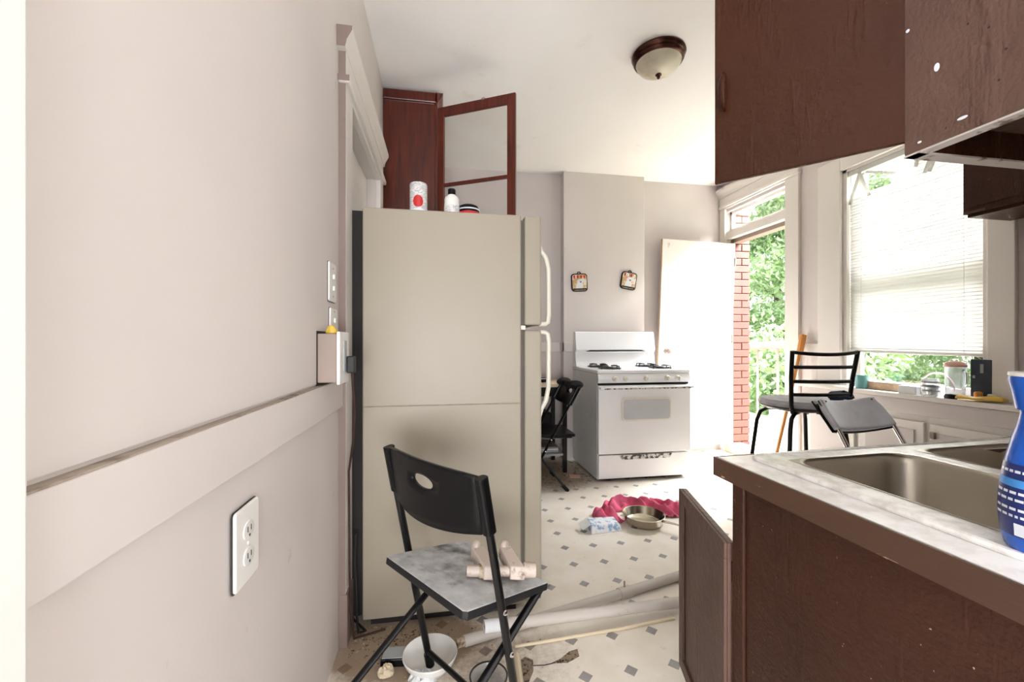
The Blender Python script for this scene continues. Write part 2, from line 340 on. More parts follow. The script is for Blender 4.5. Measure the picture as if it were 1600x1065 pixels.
# right wall with door and window openings
D0, D1, DZ0, DZ1, TZ0, TZ1 = 3.175, 3.955, .0, 2.19, 2.31, 2.52
W0, W1, WZ0, WZ1 = 1.815, 2.665, .825, 2.43
m = MB()
for y0, y1, z0, z1, tk in ((.2, W0, 0, ZC, .15), (W0, W1, 0, WZ0, .15), (W0, W1, WZ1, ZC, .15), (W1, D0, 0, ZC, .15), (D0, D1, TZ1, ZC, .15), (D1, YB, 0, ZC, .06)):
    m.box(XR, XR + tk, y0, y1, z0, z1)
struct(m.build('wall_right', wallb_m), 'mauve grey wall with back door and window on the right', 'wall')
struct(MB().box(.78, XR, .28, .36, 0, ZC).box(XL, .78, .28, .34, 2.6, ZC).box(-1.6, XL, .18, .30, 0, ZC).build('wall_front', wall_m), 'wall behind the sink counter with the doorway beside it', 'wall')
# unseen room shell behind the doorway, added to control the light; its window invented
m = MB().box(-1.6, 2.6, -3.1, -3.0, 0, .8).box(-1.6, 2.6, -3.1, -3.0, 2.3, ZC).box(-1.6, -.9, -3.1, -3.0, .8, 2.3).box(.9, 2.6, -3.1, -3.0, .8, 2.3).box(-1.7, -1.6, -3.1, .3, 0, ZC).box(2.6, 2.7, -3.1, .3, 0, ZC)
struct(m.build('wall_unseen_room', wall_m), 'pale unseen walls added behind the camera to hold back sky light', 'wall')
struct(B(-1.6, 2.6, -3.0, .2, ZC, ZC + .1).build('ceiling_unseen_room', ceil_m), 'white unseen ceiling added behind the camera to hold back sky light', 'ceiling')
struct(B(-1.6, 2.6, -3.0, -.2, -.05, 0).build('floor_unseen_room', shelf_m), 'grey unseen floor added behind the camera to hold back sky light', 'floor')
# back door frame, casing and transom
dt = sroot('trim_5', 'white door casing with transom bar and crowned header at the open back door', 'trim', (XR, 3.5, 0))
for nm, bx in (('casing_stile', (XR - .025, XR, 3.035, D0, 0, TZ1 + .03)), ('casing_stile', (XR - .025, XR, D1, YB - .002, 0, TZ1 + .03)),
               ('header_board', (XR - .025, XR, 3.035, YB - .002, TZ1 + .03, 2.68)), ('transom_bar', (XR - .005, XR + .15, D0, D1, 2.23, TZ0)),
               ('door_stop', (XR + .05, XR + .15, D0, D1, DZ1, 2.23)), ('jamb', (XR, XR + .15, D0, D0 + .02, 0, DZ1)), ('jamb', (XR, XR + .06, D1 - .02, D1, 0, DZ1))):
    B(*bx).build(nm, shade_mauve_m if nm == 'door_stop' else trim_m, dt, bevel=.003, world=True)  # door stop coloured darker as painted shade under the transom bar
B(XR - .04, XR, 3.02, YB - .002, TZ1 + .045, TZ1 + .075).build('bead', trim_m, dt, bevel=.006, world=True)
prof = [(0, 2.68), (.03, 2.68), (.045, 2.71), (.07, 2.745), (.07, 2.765), (0, 2.765)]
MB().add([(XR - a, y, z) for y in (2.99, YB - .002) for a, z in prof], [tuple(range(6)), tuple(range(11, 5, -1))] + [(i, 6 + i, 6 + (i + 1) % 6, (i + 1) % 6) for i in range(6)]).build('crown', trim_m, dt, world=True)
B(XR - .02, XR + .17, D0, D1, 0, .085).build('threshold', pine_m, dt, bevel=.004, world=True)
tw = sroot('window_2', 'narrow glazed transom window above the open back door', 'window', (XR + .06, D0, TZ0))
m = MB().box(XR + .04, XR + .08, D0, D1, TZ0, TZ0 + .03).box(XR + .04, XR + .08, D0, D1, TZ1 - .03, TZ1).box(XR + .04, XR + .08, D0, D0 + .03, TZ0, TZ1).box(XR + .04, XR + .08, D1 - .03, D1, TZ0, TZ1)
m.build('sash', trim_m, tw, bevel=.003, world=True)
B(XR + .058, XR + .062, D0 + .03, D1 - .03, TZ0 + .03, TZ1 - .03).build('pane', glass_m, tw, world=True)
# door leaf swung flat against the back wall, sagging a little on its hinges
dr = sroot('door_2', 'open white back door with peeling paint, swung against the back wall', 'door', (2.945, 3.93, .09), rot=(0, R(-2.2), R(180 - 2.5)))
B(0, .80, .0, .036, 0, 2.085).build('door_slab', doorleaf_m, dr, bevel=.002)
B(.795, .802, .001, .035, .001, 2.084).build('bare_edge', pine_m, dr)
B(.0, .80, .001, .035, 2.084, 2.088).build('bare_edge', pine_m, dr)
kb = MB().lathe([(0, .0), (.028, .0), (.028, .006), (.012, .012), (.012, .035), (.026, .045), (.029, .06), (.02, .072), (0, .075)], 16, T(.72, .036, .94) @ RX(-90)).build('knob', tan_m, dr, smooth=True)
for z in (.25, 1.05, 1.85): MB().tube([(.0, .04, z), (.0, .04, z + .09)], .008, 8).build('hinge', tan_m, dr)
B(.02, .80, .034, .042, .02, .055).build('weather_strip', pine_m, dr, bevel=.002)
# window
wn_ = sroot('window_1', 'double hung window behind the white blind', 'window', (XR + .08, W0, WZ0))
for nm, x0, x1, z0, z1 in (('sash', XR + .07, XR + .105, WZ0, 1.66), ('sash', XR + .105, XR + .14, 1.62, WZ1)):
    m = MB().box(x0, x1, W0 + .03, W1 - .03, z0, z0 + .05).box(x0, x1, W0 + .03, W1 - .03, z1 - .045, z1).box(x0, x1, W0 + .03, W0 + .075, z0, z1).box(x0, x1, W1 - .075, W1 - .03, z0, z1)
    q = m.build(nm, trim_m, wn_, bevel=.003, world=True)
    mm = MB().box((x0 + x1) / 2 - .002, (x0 + x1) / 2 + .002, W0 + .07, W1 - .07, z0 + .045, z1 - .04)
    Mi = Matrix.Translation(wn_.location).inverted(); mm.v = [tuple(Mi @ Vector(p)) for p in mm.v]; mm.build('pane', glass_m, q)
m = MB().box(XR, XR + .15, W0, W0 + .03, WZ0, WZ1).box(XR, XR + .15, W1 - .03, W1, WZ0, WZ1).box(XR, XR + .15, W0, W1, WZ1 - .02, WZ1)
m.build('window_frame', trim_m, wn_, world=True)
wc = sroot('trim_6', 'wide white casing boards around the window', 'trim', (XR, 2.2, WZ0))
for bx in ((XR - .024, XR, 1.70, W0, WZ0, WZ1 + .1), (XR - .024, XR, W1, 2.855, WZ0, WZ1 + .1), (XR - .024, XR, W0, W1, WZ1, WZ1 + .1)):
    B(*bx).build('casing_board', trim_m, wc, bevel=.004, world=True)
struct(B(2.835, XR + .07, 1.40, 2.93, .795, .825).build('window_sill', trim_m, bevel=.006), 'deep white window sill board holding household clutter', 'sill')
struct(MB().box(XR - .018, XR, 2.855, 3.035, 1.045, 1.135).build('trim_7', trim_m, bevel=.003), 'short chair rail between back door and window', 'trim')
# white cupboard below the window sill
cb = thing('window_cupboard', 'low off-white built-in cupboard under the window sill', 'cupboard', (2.89, 1.4, 0))
B(2.885, XR, 1.41, 2.92, 0, .795).build('carcass', trim_m, cb, world=True, bevel=.002)
B(2.868, 2.885, 1.62, 2.92, .70, .79).build('apron_board', wallb_m, cb, world=True, bevel=.003)
for y0, y1 in ((1.64, 2.03), (2.06, 2.46), (2.49, 2.89)):
    d = B(2.868, 2.885, y0, y1, .08, .66).build('cupboard_door', trim_m, cb, world=True, bevel=.003)
    mm = MB().box(-.028, -.0225, y0 - 1.4 + .05, y1 - 1.4 - .05, .13, .61); mm.build('panel', wallb_m, d, bevel=.002)
    MB().box(-.040, -.022, y1 - 1.4 - .035, y1 - 1.4 - .01, .575, .615).build('latch', tan_m, d, bevel=.003)
B(2.85, 2.885, 1.42, 1.60, .02, .78).build('end_post', trim_m, cb, world=True, bevel=.004)
B(2.878, 2.884, 1.60, 1.62, .62, .79).build('open_joint', slot_m, cb, world=True)

# ------------------------------------------------------------------ outside
struct(B(3.12, 40, -30, 40, -.9, -.8).build('ground', grass_m), 'grass of the back yard', 'ground')
pd = sroot('porch_floor', 'weathered back porch boards outside the door', 'floor', (3.12, 2.9, -.02))
for i in range(22): B(3.235, 5.0, 2.9 + i * .18, 3.075 + i * .18, -.06, .0).build('porch_board', deck_m, pd, world=True, bevel=.003)
# brick return wall beside the door, brick by brick
bw = sroot('wall_brick', 'painted pinkish red brick wall end showing in the back door opening', 'wall', (3.04, 3.95, 0))
B(3.032, 3.232, 3.957, 4.4, -.8, 3.1).build('mortar_core', mortar_m, bw, world=True)
BRX = {}
zc = -.05; row = 0
while zc < 2.75:
    cuts = [3.032, 3.138, 3.240] if row % 2 else [3.032, 3.232]
    for a, b in zip(cuts[:-1], cuts[1:]):
        if (a, b) not in BRX:
            BRX[a, b] = B(a - 3.04 + .004, b - 3.04 - .004, -.008, .03, .004, .070).build('brick', brick_m, bw, bevel=.003, seg=1); q = BRX[a, b]
        else:
            q = BRX[a, b].copy(); COL.objects.link(q); q.parent = bw
        q.location = (0, random.uniform(-.002, .002), zc)
    zc += .0745; row += 1
# porch rail and tree
pr = thing('porch_rail', 'grey painted porch rail beyond the back door', 'railing', (4.95, 5.4, 0))
MB().tube([(4.95, y, 1.06 + .05 * math.cos((y - 5.3) * 1.6)) for y in [4.2 + .15 * i for i in range(18)]], .06, 8).build('hand_rail', railpaint_m, pr, world=True, smooth=True)
for i in range(7): B(4.935, 4.96, 4.25 + .4 * i, 4.275 + .4 * i, 0, 1.05).build('baluster', railpaint_m, pr, world=True)
o = B(-.16, .16, -.13, .13, 0, .3).build('porch_carton', paper_m, bevel=.006); o.location = (4.25, 4.55, 0); o.rotation_euler = (0, 0, R(20)); tag(o, 'pale carton standing on the porch outside the back door', 'carton')
def tree(name, label, x, y, h, r, n, zb=-.8):
    t = thing(name, label, 'tree', (x, y, zb), group=None)
    tr = MB().tube([(0, 0, 0), (.05, .1, h * .3), (-.05, .05, h * .6), (0, 0, h * .9)], [.16, .12, .08, .03], 8)
    for i in range(9):
        a = i * 2.4; z = h * (.2 + .07 * i); tr.tube([(0, .05, z), (math.cos(a) * r * .5, math.sin(a) * r * .5, z + .35), (math.cos(a) * r * .85, math.sin(a) * r * .85, z + .6)], [.05, .03, .012], 6)
    tr.build('trunk', bark_m, t, smooth=True)
    rnd = random.Random(int(x * 10)); b = MB()
    cl = [(rnd.uniform(-.75, .75) * r, rnd.uniform(-.75, .75) * r, rnd.uniform(.08, .98) * h, rnd.uniform(.35, .8)) for _ in range(55)]
    for i in range(n):
        cx, cy, cz, cr = cl[i % len(cl)]
        d = Vector((rnd.gauss(0, 1), rnd.gauss(0, 1), rnd.gauss(0, .7))).normalized() * cr * rnd.random() ** .4
        p = Vector((cx, cy, cz)) + d; u = Vector((rnd.gauss(0, 1), rnd.gauss(0, 1), rnd.gauss(0, 1))).normalized(); w = u.cross(Vector((rnd.gauss(0, 1), rnd.gauss(0, 1), 1))).normalized()
        L = rnd.uniform(.05, .1); b.add([p - u * L, p + w * L * .45, p + u * L, p - w * L * .45], [(0, 1, 2, 3)])
    o = b.build('foliage', leaf_m, t); o['kind'] = 'stuff'
tree('leafy_tree', 'tall leafy green tree seen through the open back door', 8.6, 9.4, 6.5, 2.0, 26000)
tree('leafy_tree', 'second leafy tree further along the yard, right of the first', 14.5, 9.0, 7.0, 2.2, 22000)
tree('garden_bush', 'low green bush below the porch rail', 6.6, 6.4, 1.9, 1.0, 14000)

# ------------------------------------------------------------------ refrigerator
fr_ = thing('refrigerator', 'almond top-freezer refrigerator standing side-on beside the left wall', 'refrigerator', (.05, 2.1, 0))
FX0, FX1, FY0, FY1, FZ = -.313, .335, 1.742, 2.44, 1.688
q = B(FX0, FX1, FY0, FY1, .03, FZ).build('cabinet_body', fridge_m, fr_, world=True, bevel=.006)
B(FX0 - .04, FX0, FY0 + .006, FY1 - .02, .05, FZ - .015).build('gap_shade_back', dark_m, fr_, world=True)  # dark panel added so the gap behind the body reads as black shade
B(FX0 + .002, FX1 - .004, FY0 - .0012, FY0, .884, .889).build('scuff_line', seam_m, fr_, world=True)
B(FX0 + .03, FX1 - .02, FY0 + .02, FY1 - .02, 0, .03).build('base_grille', dark_m, fr_, world=True)
B(FX1, FX1 + .014, FY0 + .012, FY1 - .012, .06, FZ - .02).build('gasket', gasket_m, fr_, world=True)
B(FX1 - .012, FX1 + .02, FY0 + .004, FY0 + .016, 1.199, 1.217).build('hinge_bracket', fhandle_m, fr_, world=True, bevel=.002)
for nm, z0, z1 in (('freezer_door', 1.218, FZ - .003), ('main_door', .045, 1.197)):
    d = B(FX1 + .014, FX1 + .088, FY0 - .004, FY1, z0, z1).build(nm, fridge_m, fr_, world=True, bevel=.008)
    L = fr_.location; hy = FY0 + .05; x0 = FX1 + .086
    if nm == 'freezer_door': pts = [(x0, z0 + .33 + .03), (x0 + .012, z0 + .33), (x0 + .034, z0 + .30), (x0 + .046, z0 + .25), (x0 + .047, z0 + .05), (x0 + .043, z0 + .016), (x0 + .03, z0 + .008), (x0, z0 + .006)]
    else: pts = [(x0, z1 - .006), (x0 + .03, z1 - .008), (x0 + .043, z1 - .016), (x0 + .047, z1 - .05), (x0 + .046, z1 - .25), (x0 + .034, z1 - .31), (x0 + .014, z1 - .345), (x0, z1 - .39)]
    MB().tube([(a - L.x, hy - L.y, b - L.z) for a, b in pts], .0105, 10, flat=1.0).build('handle', fhandle_m, d, smooth=True)
cn = thing('canister', 'white printed canister with a red emblem on top of the refrigerator', 'canister', (-.10, 1.87, FZ))
MB().lathe([(0, 0), (.037, 0), (.038, .003), (.038, .145), (.036, .15), (0, .15)], 28).build('body', label_m, cn, smooth=True)
MB().lathe([(.0385, .015), (.0392, .02), (.0392, .03), (.0385, .034)], 28).build('base_band', whiteink_m, cn)
MB().grid(lambda u, v: ((.0388) * math.sin(R(-34 + 68 * u)) , -(.0388) * math.cos(R(-34 + 68 * u)), .066 + .026 * math.sqrt(max(0, 1 - (2 * u - 1) ** 2)) * (2 * v - 1)), 12, 6).build('red_emblem', red_m, cn, smooth=True)
bt = thing('pill_bottle', 'small white bottle with a black cap on top of the refrigerator', 'bottle', (.045, 1.88, FZ))
MB().lathe([(0, 0), (.033, 0), (.034, .004), (.034, .07), (.032, .085), (.034, .09), (.030, .102), (.018, .112), (.016, .12), (0, .12)], 24).build('body', ceramic_m, bt, smooth=True)
MB().lathe([(.0345, .02), (.0345, .062)], 24).build('label_band', label_m, bt, smooth=True)
MB().lathe([(.0175, .113), (.0175, .138), (.015, .141), (0, .141)], 20).build('cap', black_m, bt, smooth=True)
tp = thing('tape_roll', 'black roll with red and white bands lying behind the pill bottle', 'roll', (.125, 1.965, FZ))
MB().lathe([(0, .0), (.05, 0), (.052, .02), (.052, .07), (.046, .092), (.03, .1), (0, .1)], 28).build('roll', black_m, tp, smooth=True)
MB().lathe([(.0525, .03), (.0535, .034), (.0535, .058), (.0525, .062)], 28).build('red_band', red_m, tp, smooth=True)
MB().lathe([(.0525, .072), (.0535, .074), (.0525, .078)], 28).build('white_band', whiteink_m, tp, smooth=True)

# ------------------------------------------------------------------ mahogany wall cabinet behind the refrigerator
ch = thing('china_cabinet', 'tall dark mahogany cabinet with an open glazed door, behind the refrigerator', 'cabinet', (-.2, 3.4, 0))
CY0, CY1, CX = 2.835, 4.02, -.045
for nm, bx in (('side_panel', (XL + .002, CX, CY0, CY0 + .02, 0, 2.74)), ('side_panel', (XL + .002, CX, CY1 - .02, CY1, 0, 2.74)), ('back_panel', (XL + .002, XL + .012, CY0 + .02, CY1 - .02, 0, 2.74)), ('top_panel', (XL + .002, CX, CY0, CY1, 2.74, 2.76)),
               ('face_stile', (CX, CX + .018, CY0, CY0 + .05, 0, 2.74)), ('face_stile', (CX, CX + .018, 3.40, 3.45, 0, 2.74)), ('face_stile', (CX, CX + .018, CY1 - .05, CY1, 0, 2.74)), ('face_rail', (CX, CX + .018, CY0 + .05, CY1 - .05, 2.68, 2.74)),
               ('shelf', (XL + .012, CX - .02, CY0 + .02, CY1 - .02, 1.0, 1.02)), ('shelf', (XL + .012, CX - .02, CY0 + .02, CY1 - .02, 1.75, 1.77)), ('shelf', (XL + .012, CX - .02, CY0 + .02, CY1 - .02, 2.2, 2.22))):
    B(*bx).build(nm, mahog_m, ch, world=True, bevel=.002)
prof = [(0, 2.73), (.012, 2.73), (.02, 2.755), (.045, 2.79), (.05, 2.812), (0, 2.812)]
B(XL + .002, CX + .02, CY0 - .012, CY1, 2.745, 2.812).build('cornice', mahog_m, ch, world=True, bevel=.006)
MB().add([(CX + .005 + a, y, z) for y in (CY0 - .012, CY1) for a, z in prof], [tuple(range(6)), tuple(range(11, 5, -1))] + [(i, 6 + i, 6 + (i + 1) % 6, (i + 1) % 6) for i in range(6)]).build('crown_moulding', mahog_m, ch, world=True)
def glazed(root_loc, ang, wd, z0, z1, muntins, parent, outer):
    M = Matrix.Translation(Vector(root_loc)) @ RZ(ang)
    m = MB()
    for bx in ((0, .045, -.011, .011, z0, z1), (wd - .055, wd, -.011, .011, z0, z1), (.045, wd - .055, -.011, .011, z1 - .06, z1), (.045, wd - .055, -.011, .011, z0, z0 + .06)): m.box(*bx, M=M)
    d = m.build('glazed_door', mahog_m, parent, world=True, bevel=.002)
    Mi = Matrix.Translation(parent.location).inverted()
    for z in muntins: MB().box(.045, wd - .055, -.009, .009, z - .010, z + .010, M=Mi @ M).build('muntin', mahog_m, d)
    MB().box(.045, wd - .055, -.0015, .0015, z0 + .06, z1 - .06, M=Mi @ M).build('pane', glass_m, d)
    MB().lathe([(0, -.004), (.014, -.004), (.016, .004), (.008, .012), (0, .014)], 14, Mi @ M @ T(wd * .6, 0, z1) ).build('catch', tan_m, d, smooth=True)
glazed((-.022, 2.815, 0), -28.5, .545, 1.55, 2.70, (2.185,), ch, 1)
glazed((CX + .03, 3.45, 0), 90, .53, 1.55, 2.66, (2.185,), ch, 0)

# ------------------------------------------------------------------ stove
st = thing('gas_stove', 'white gas range with five knobs in front of the chimney breast', 'stove', (1.665, 3.5, 0))
SX0, SX1, SY0, SY1 = 1.256, 2.075, 3.245, 3.90
for nm, bx in (('side_panel', (SX0, SX0 + .02, SY0, SY1 - .02, .02, .885)), ('side_panel', (SX1 - .02, SX1, SY0, SY1 - .02, .02, .885)), ('rear_panel', (SX0 + .02, SX1 - .02, SY1 - .04, SY1 - .02, .03, .885))):
    B(*bx).build(nm, enamels_m, st, world=True, bevel=.004)
B(SX0 + .02, SX1 - .02, SY0 + .02, SY1 - .04, .06, .86).build('oven_box', dark_m, st, world=True)
B(SX0 + .03, SX1 - .03, SY0 + .05, SY1 - .05, 0, .06).build('plinth', dark_m, st, world=True)
ct = B(SX0 - .004, SX1 + .004, SY0 - .022, SY1 - .02, .887, .918).build('cooktop', enamel_m, st, world=True, bevel=.01, seg=3)
sl = st.location
for i, (cx, cy) in enumerate(((1.43, 3.40), (1.43, 3.66), (1.90, 3.40), (1.90, 3.66))):
    x, y = cx - sl.x, cy - sl.y
    MB().lathe([(.075, .919), (.07, .916), (.04, .917), (.0, .917)], 24, T(x, y, 0)).build('burner_bowl', chip_m, ct, smooth=True)
    MB().lathe([(.038, .918), (.038, .93), (.03, .936), (0, .936)], 18, T(x, y, 0)).build('burner_cap', iron_m, ct, smooth=True)
    g = MB().tube([(x + .095 * math.cos(a * math.pi / 12), y + .095 * math.sin(a * math.pi / 12), .925) for a in range(24)], .0045, 6, closed=True)
    for a in range(4):
        c_, s_ = math.cos(a * math.pi / 2 + .5), math.sin(a * math.pi / 2 + .5)
        g.tube([(x + .105 * c_, y + .105 * s_, .918), (x + .1 * c_, y + .1 * s_, .944), (x + .06 * c_, y + .06 * s_, .947), (x + .022 * c_, y + .022 * s_, .944)], .005, 6)
    g.build('grate', iron_m, ct, smooth=True)
cp = MB().add([(x, y, z) for x in (SX0, SX1) for y, z in ((SY0 - .018, .886), (SY0 - .03, .845), (SY0 - .022, .812), (SY0 + .02, .812), (SY0 + .02, .886))], [(0, 1, 2, 3, 4), (9, 8, 7, 6, 5)] + [(i, 5 + i, 5 + (i + 1) % 5, (i + 1) % 5) for i in range(5)]).build('control_panel', enamel_m, st, world=True, bevel=.003)
for kx in (1.398, 1.49, 1.672, 1.86, 1.955):
    kk = MB().lathe([(0, 0), (.026, 0), (.026, .004), (.021, .007), (.019, .024), (.016, .028), (0, .029)], 20, T(kx - sl.x, SY0 - .029 - sl.y, .85) @ RX(97)).box(-.004, .004, -.018, .018, .026, .034, M=T(kx - sl.x, SY0 - .029 - sl.y, .85) @ RX(97))
    kk.build('knob', knob_m, cp, smooth=True)
B(SX0 + .004, SX1 - .004, SY0 - .004, SY0 + .02, .795, .812).build('vent_gap', dark_m, st, world=True)
od = B(SX0, SX1, SY0 - .034, SY0, .232, .793).build('oven_door', enamel_m, st, world=True, bevel=.006)
Mod = T(-sl.x, -sl.y, 0)
MB().prism(rrect(1.455, 1.895, .50, .69, .03), 0, .004, Mod @ T(0, SY0 - .036, 0) @ RX(90)).build('window_trim', knob_m, od, bevel=.001)
MB().prism(rrect(1.468, 1.882, .513, .677, .024), 0, .005, Mod @ T(0, SY0 - .0365, 0) @ RX(90)).build('window_glass', ovenglass_m, od)
MB().box(SX0 + .0, SX1 + .004, SY0 - .078, SY0 - .05, .765, .785, M=Mod).box(SX0 + .02, SX0 + .06, SY0 - .055, SY0 - .03, .765, .785, M=Mod).box(SX1 - .06, SX1 - .02, SY0 - .055, SY0 - .03, .765, .785, M=Mod).build('handle', enamel_m, od, bevel=.005)
MB().box(SX0 + .03, SX1 - .02, SY0 - .0795, SY0 - .0775, .765, .775, M=Mod).build('chipped_strip', chip_m, od)
dw = B(SX0 + .004, SX1 - .004, SY0 - .026, SY0, .03, .222).build('drawer', enamel_m, st, world=True, bevel=.006)
MB().prism([(1.44, .222), (1.90, .222), (1.88, .185), (1.46, .185)], 0, .014, Mod @ T(0, SY0 - .026, 0) @ RX(90)).build('drawer_grip', chip_m, dw, bevel=.003)
bgp = [(0, .918), (-.09, .918), (-.075, .96), (-.055, 1.05), (-.075, 1.065), (-.085, 1.075), (-.055, 1.24), (-.045, 1.25), (0, 1.25)]
n_ = len(bgp)
bk = MB().add([(x, SY1 - .02 + a, z) for x in (SX0 + .005, SX1 - .005) for a, z in bgp], [tuple(range(n_)), tuple(range(2 * n_ - 1, n_ - 1, -1))] + [(i, n_ + i, n_ + (i + 1) % n_, (i + 1) % n_) for i in range(n_)]).build('backguard', enamel_m, st, world=True, bevel=.003)
MB().prism([(1.35, 1.058), (1.40, 1.072), (1.92, 1.072), (1.97, 1.058)], 0, .012, Mod @ T(0, SY1 - .098, 0) @ RX(90)).build('vent_slot', slot_m, bk)

# ------------------------------------------------------------------ trivets on the chimney breast
for (tx, tz, rot, lb) in ((1.338, 1.735, -3, 'square picture trivet with a brown field, hung left on the chimney breast'), (1.855, 1.765, 9, 'tilted square picture trivet with a pale field, hung right on the chimney breast')):
    t = thing('trivet', lb, 'trivet', (tx, BY, tz), group='picture trivets on the chimney breast', rot=(0, R(rot), 0))
    MB().prism(rrect(-.083, .083, -.088, .088, .03), 0, .014, T(0, -.002, 0) @ RX(90)).build('frame', black_m, t, bevel=.004)
    MB().prism(rrect(-.073, .073, -.078, .078, .024), 0, .002, T(0, -.0165, 0) @ RX(90)).build('picture', trivet_m, t)
    for i in range(4): MB().prism([(-.06 + .034 * i, .07), (-.042 + .034 * i, .07), (-.044 + .034 * i, .04), (-.058 + .034 * i, .04)], 0, .001, T(0, -.019, 0) @ RX(90)).build('stripe', red_m if i % 2 == 0 or rot < 0 else whiteink_m, t)
    # pale seated dog shape in the middle
    MB().prism([(-.012, .035), (.03, .038), (.035, .015), (.026, -.002), (.034, -.03), (.03, -.06), (-.04, -.06), (-.038, -.03), (-.02, -.005), (-.03, .012)], 0, .001, T(0, -.019, 0) @ RX(90)).build('animal_figure', paper_m, t)
    MB().prism([(-.002, .012), (.022, .014), (.018, -.004), (.004, -.004)], 0, .001, T(0, -.0202, 0) @ RX(90)).build('animal_muzzle', tan_m, t)
    MB().prism([(-.07, -.058), (.07, -.058), (.068, -.074), (-.068, -.074)], 0, .001, T(0, -.0192, 0) @ RX(90)).build('dark_ground', slot_m, t)
    MB().tube(arc((0, -.008, .088), .016, 0, 180, 8), .005, 6).build('hanger', black_m, t, smooth=True)

# ------------------------------------------------------------------ ceiling lamp
lp = thing('ceiling_lamp', 'unlit flush ceiling lamp with bronze ring and alabaster glass bowl', 'lamp', (1.25, 2.255, ZC))
MB().lathe([(0, 0), (.150, 0), (.152, -.008), (.146, -.020), (.138, -.026), (.143, -.034), (.136, -.046), (.126, -.05), (0, -.05)], 40).build('ring', bronze_m, lp, smooth=True)
MB().lathe([(.128, -.047), (.122, -.062), (.104, -.085), (.075, -.103), (.04, -.114), (0, -.117)], 40).build('glass_bowl', alab_m, lp, smooth=True)
MB().lathe([(.016, -.112), (.018, -.120), (.008, -.126), (.010, -.134), (.004, -.142), (0, -.144)], 16).build('finial', bronze_m, lp, smooth=True)

# ------------------------------------------------------------------ sink counter
sc = thing('sink_cabinet', 'brown painted sink base cabinet with its door hanging open', 'cabinet', (1.3, .65, 0))
PX = .70
B(PX, PX + .018, .362, .865, 0, .82).build('end_panel', brown_m, sc, world=True, bevel=.002)
yel_m = worn('worn_yellow_line', (70, 44, 34), (186, 146, 84), .6, .53, .58, 40, .1, .3, 60, stretch=(1, .4, 2))
B(PX - .0015, PX + .001, .362, .866, .807, .816).build('worn_line', yel_m, sc, world=True)
B(PX - .006, PX + .02, .868, .905, 0, .82).build('corner_stile', brown_m, sc, world=True, bevel=.003)
B(PX + .02, 2.35, .885, .905, .68, .82).build('top_rail', brown_m, sc, world=True, bevel=.002)
B(PX + .02, 2.35, .885, .905, 0, .07).build('bottom_rail', brown_m, sc, world=True, bevel=.002)
for x in (1.12, 1.55, 1.98, 2.31): B(x, x + .04, .885, .905, .07, .68).build('stile', brown_m, sc, world=True, bevel=.002)
for x in (1.17, 1.60, 2.03):
    B(x - .005, x + (.375 if x < 2 else .275), .906, .924, .07, .66).build('cabinet_door', brown_m, sc, world=True, bevel=.003)
B(PX + .02, 2.35, .38, .885, .08, .1).build('bottom_board', brownd_m, sc, world=True)
# the open door, hinged on the corner stile
M = T(.697, .912, 0) @ RZ(74); ml = T(-1.3, -.65, 0) @ M
d = MB().box(0, .385, -.009, .009, .065, .655, M=M).build('cabinet_door', browng_m, sc, world=True, bevel=.003)
fm = MB()
for bx in ((0, .385, .009, .017, .615, .655), (0, .385, .009, .017, .065, .105), (.345, .385, .009, .017, .105, .615), (.0, .03, .009, .017, .105, .615)): fm.box(*bx, M=ml)
fm.build('door_frame', browng_m, d, bevel=.002)
gv = MB()
for bx in ((.336, .345, .0088, .0096, .105, .615), (.03, .345, .0088, .0096, .607, .615)): gv.box(*bx, M=ml)
gv.build('dark_groove', slot_m, d)
for z in (.16, .56): MB().box(-.012, .012, -.012, .0, z, z + .05, M=ml).build('hinge', brownd_m, d, bevel=.002)
# worktop with sink cut-out
co = thing('sink_worktop', 'worn white laminate worktop with brown painted edge', 'worktop', (1.3, .65, .82))
HX0, HX1, HY0, HY1 = .775, 1.56, .44, .885
m = MB()
X0, X1, Y0, YA, YC = .672, 2.37, .362, .936, .985
def yfar(x): return YA + (YC - YA) * (x - X0) / 1.06
for x0, x1, y0, y1 in ((X0, HX0, Y0, None), (HX1, X1, Y0, None), (HX0, HX1, Y0, HY0), (HX0, HX1, HY1, None)):
    a, b = (y1, y1) if y1 else (yfar(x0), yfar(x1))
    m.prism([(x0, y0), (x1, y0), (x1, b), (x0, a)], .822, .858)
m.build('worktop_board', brownw_m, co, world=True)
m = MB()
for x0, x1, y0, y1 in ((X0 + .004, HX0, Y0, None), (HX1, X1, Y0, None), (HX0, HX1, Y0, HY0), (HX0, HX1, HY1, None)):
    a, b = (y1, y1) if y1 else (yfar(x0) - .004, yfar(x1) - .004)
    m.prism([(x0, y0), (x1, y0), (x1, b), (x0, a)], .858, .8605)
k = NT('worn_laminate'); k.col(k.mix(k.ramp(k.noise(12, 6, .65), .42, .62), lin((252, 251, 249)), lin((226, 222, 218)))); k.set(.35); lam_m = k.m
m.build('laminate', lam_m, co, world=True)
m = MB().prism([(X0 - .004, Y0), (X0, Y0), (X0, YA), (X0 - .004, YA + .004)], .815, .8605).prism([(X0 - .004, YA + .004), (X0, YA), (X1, yfar(X1)), (X1, yfar(X1) + .004)], .815, .8605)
m.build('edge_band', brownw_m, co, world=True)
# double bowl sink
sk = thing('double_sink', 'stainless steel double bowl sink set into the worktop', 'sink', (1.15, .66, .86))
def sinkpt(x, y, z): return (x - 1.15, y - .66 + .045 * (x - .75), z - .86)
OUT = rrect(.744, 1.60, .405, .908, .03, 4)
B1, B2 = (.808, 1.14, .45, .852), (1.20, 1.55, .45, .86)
ZR = .8675
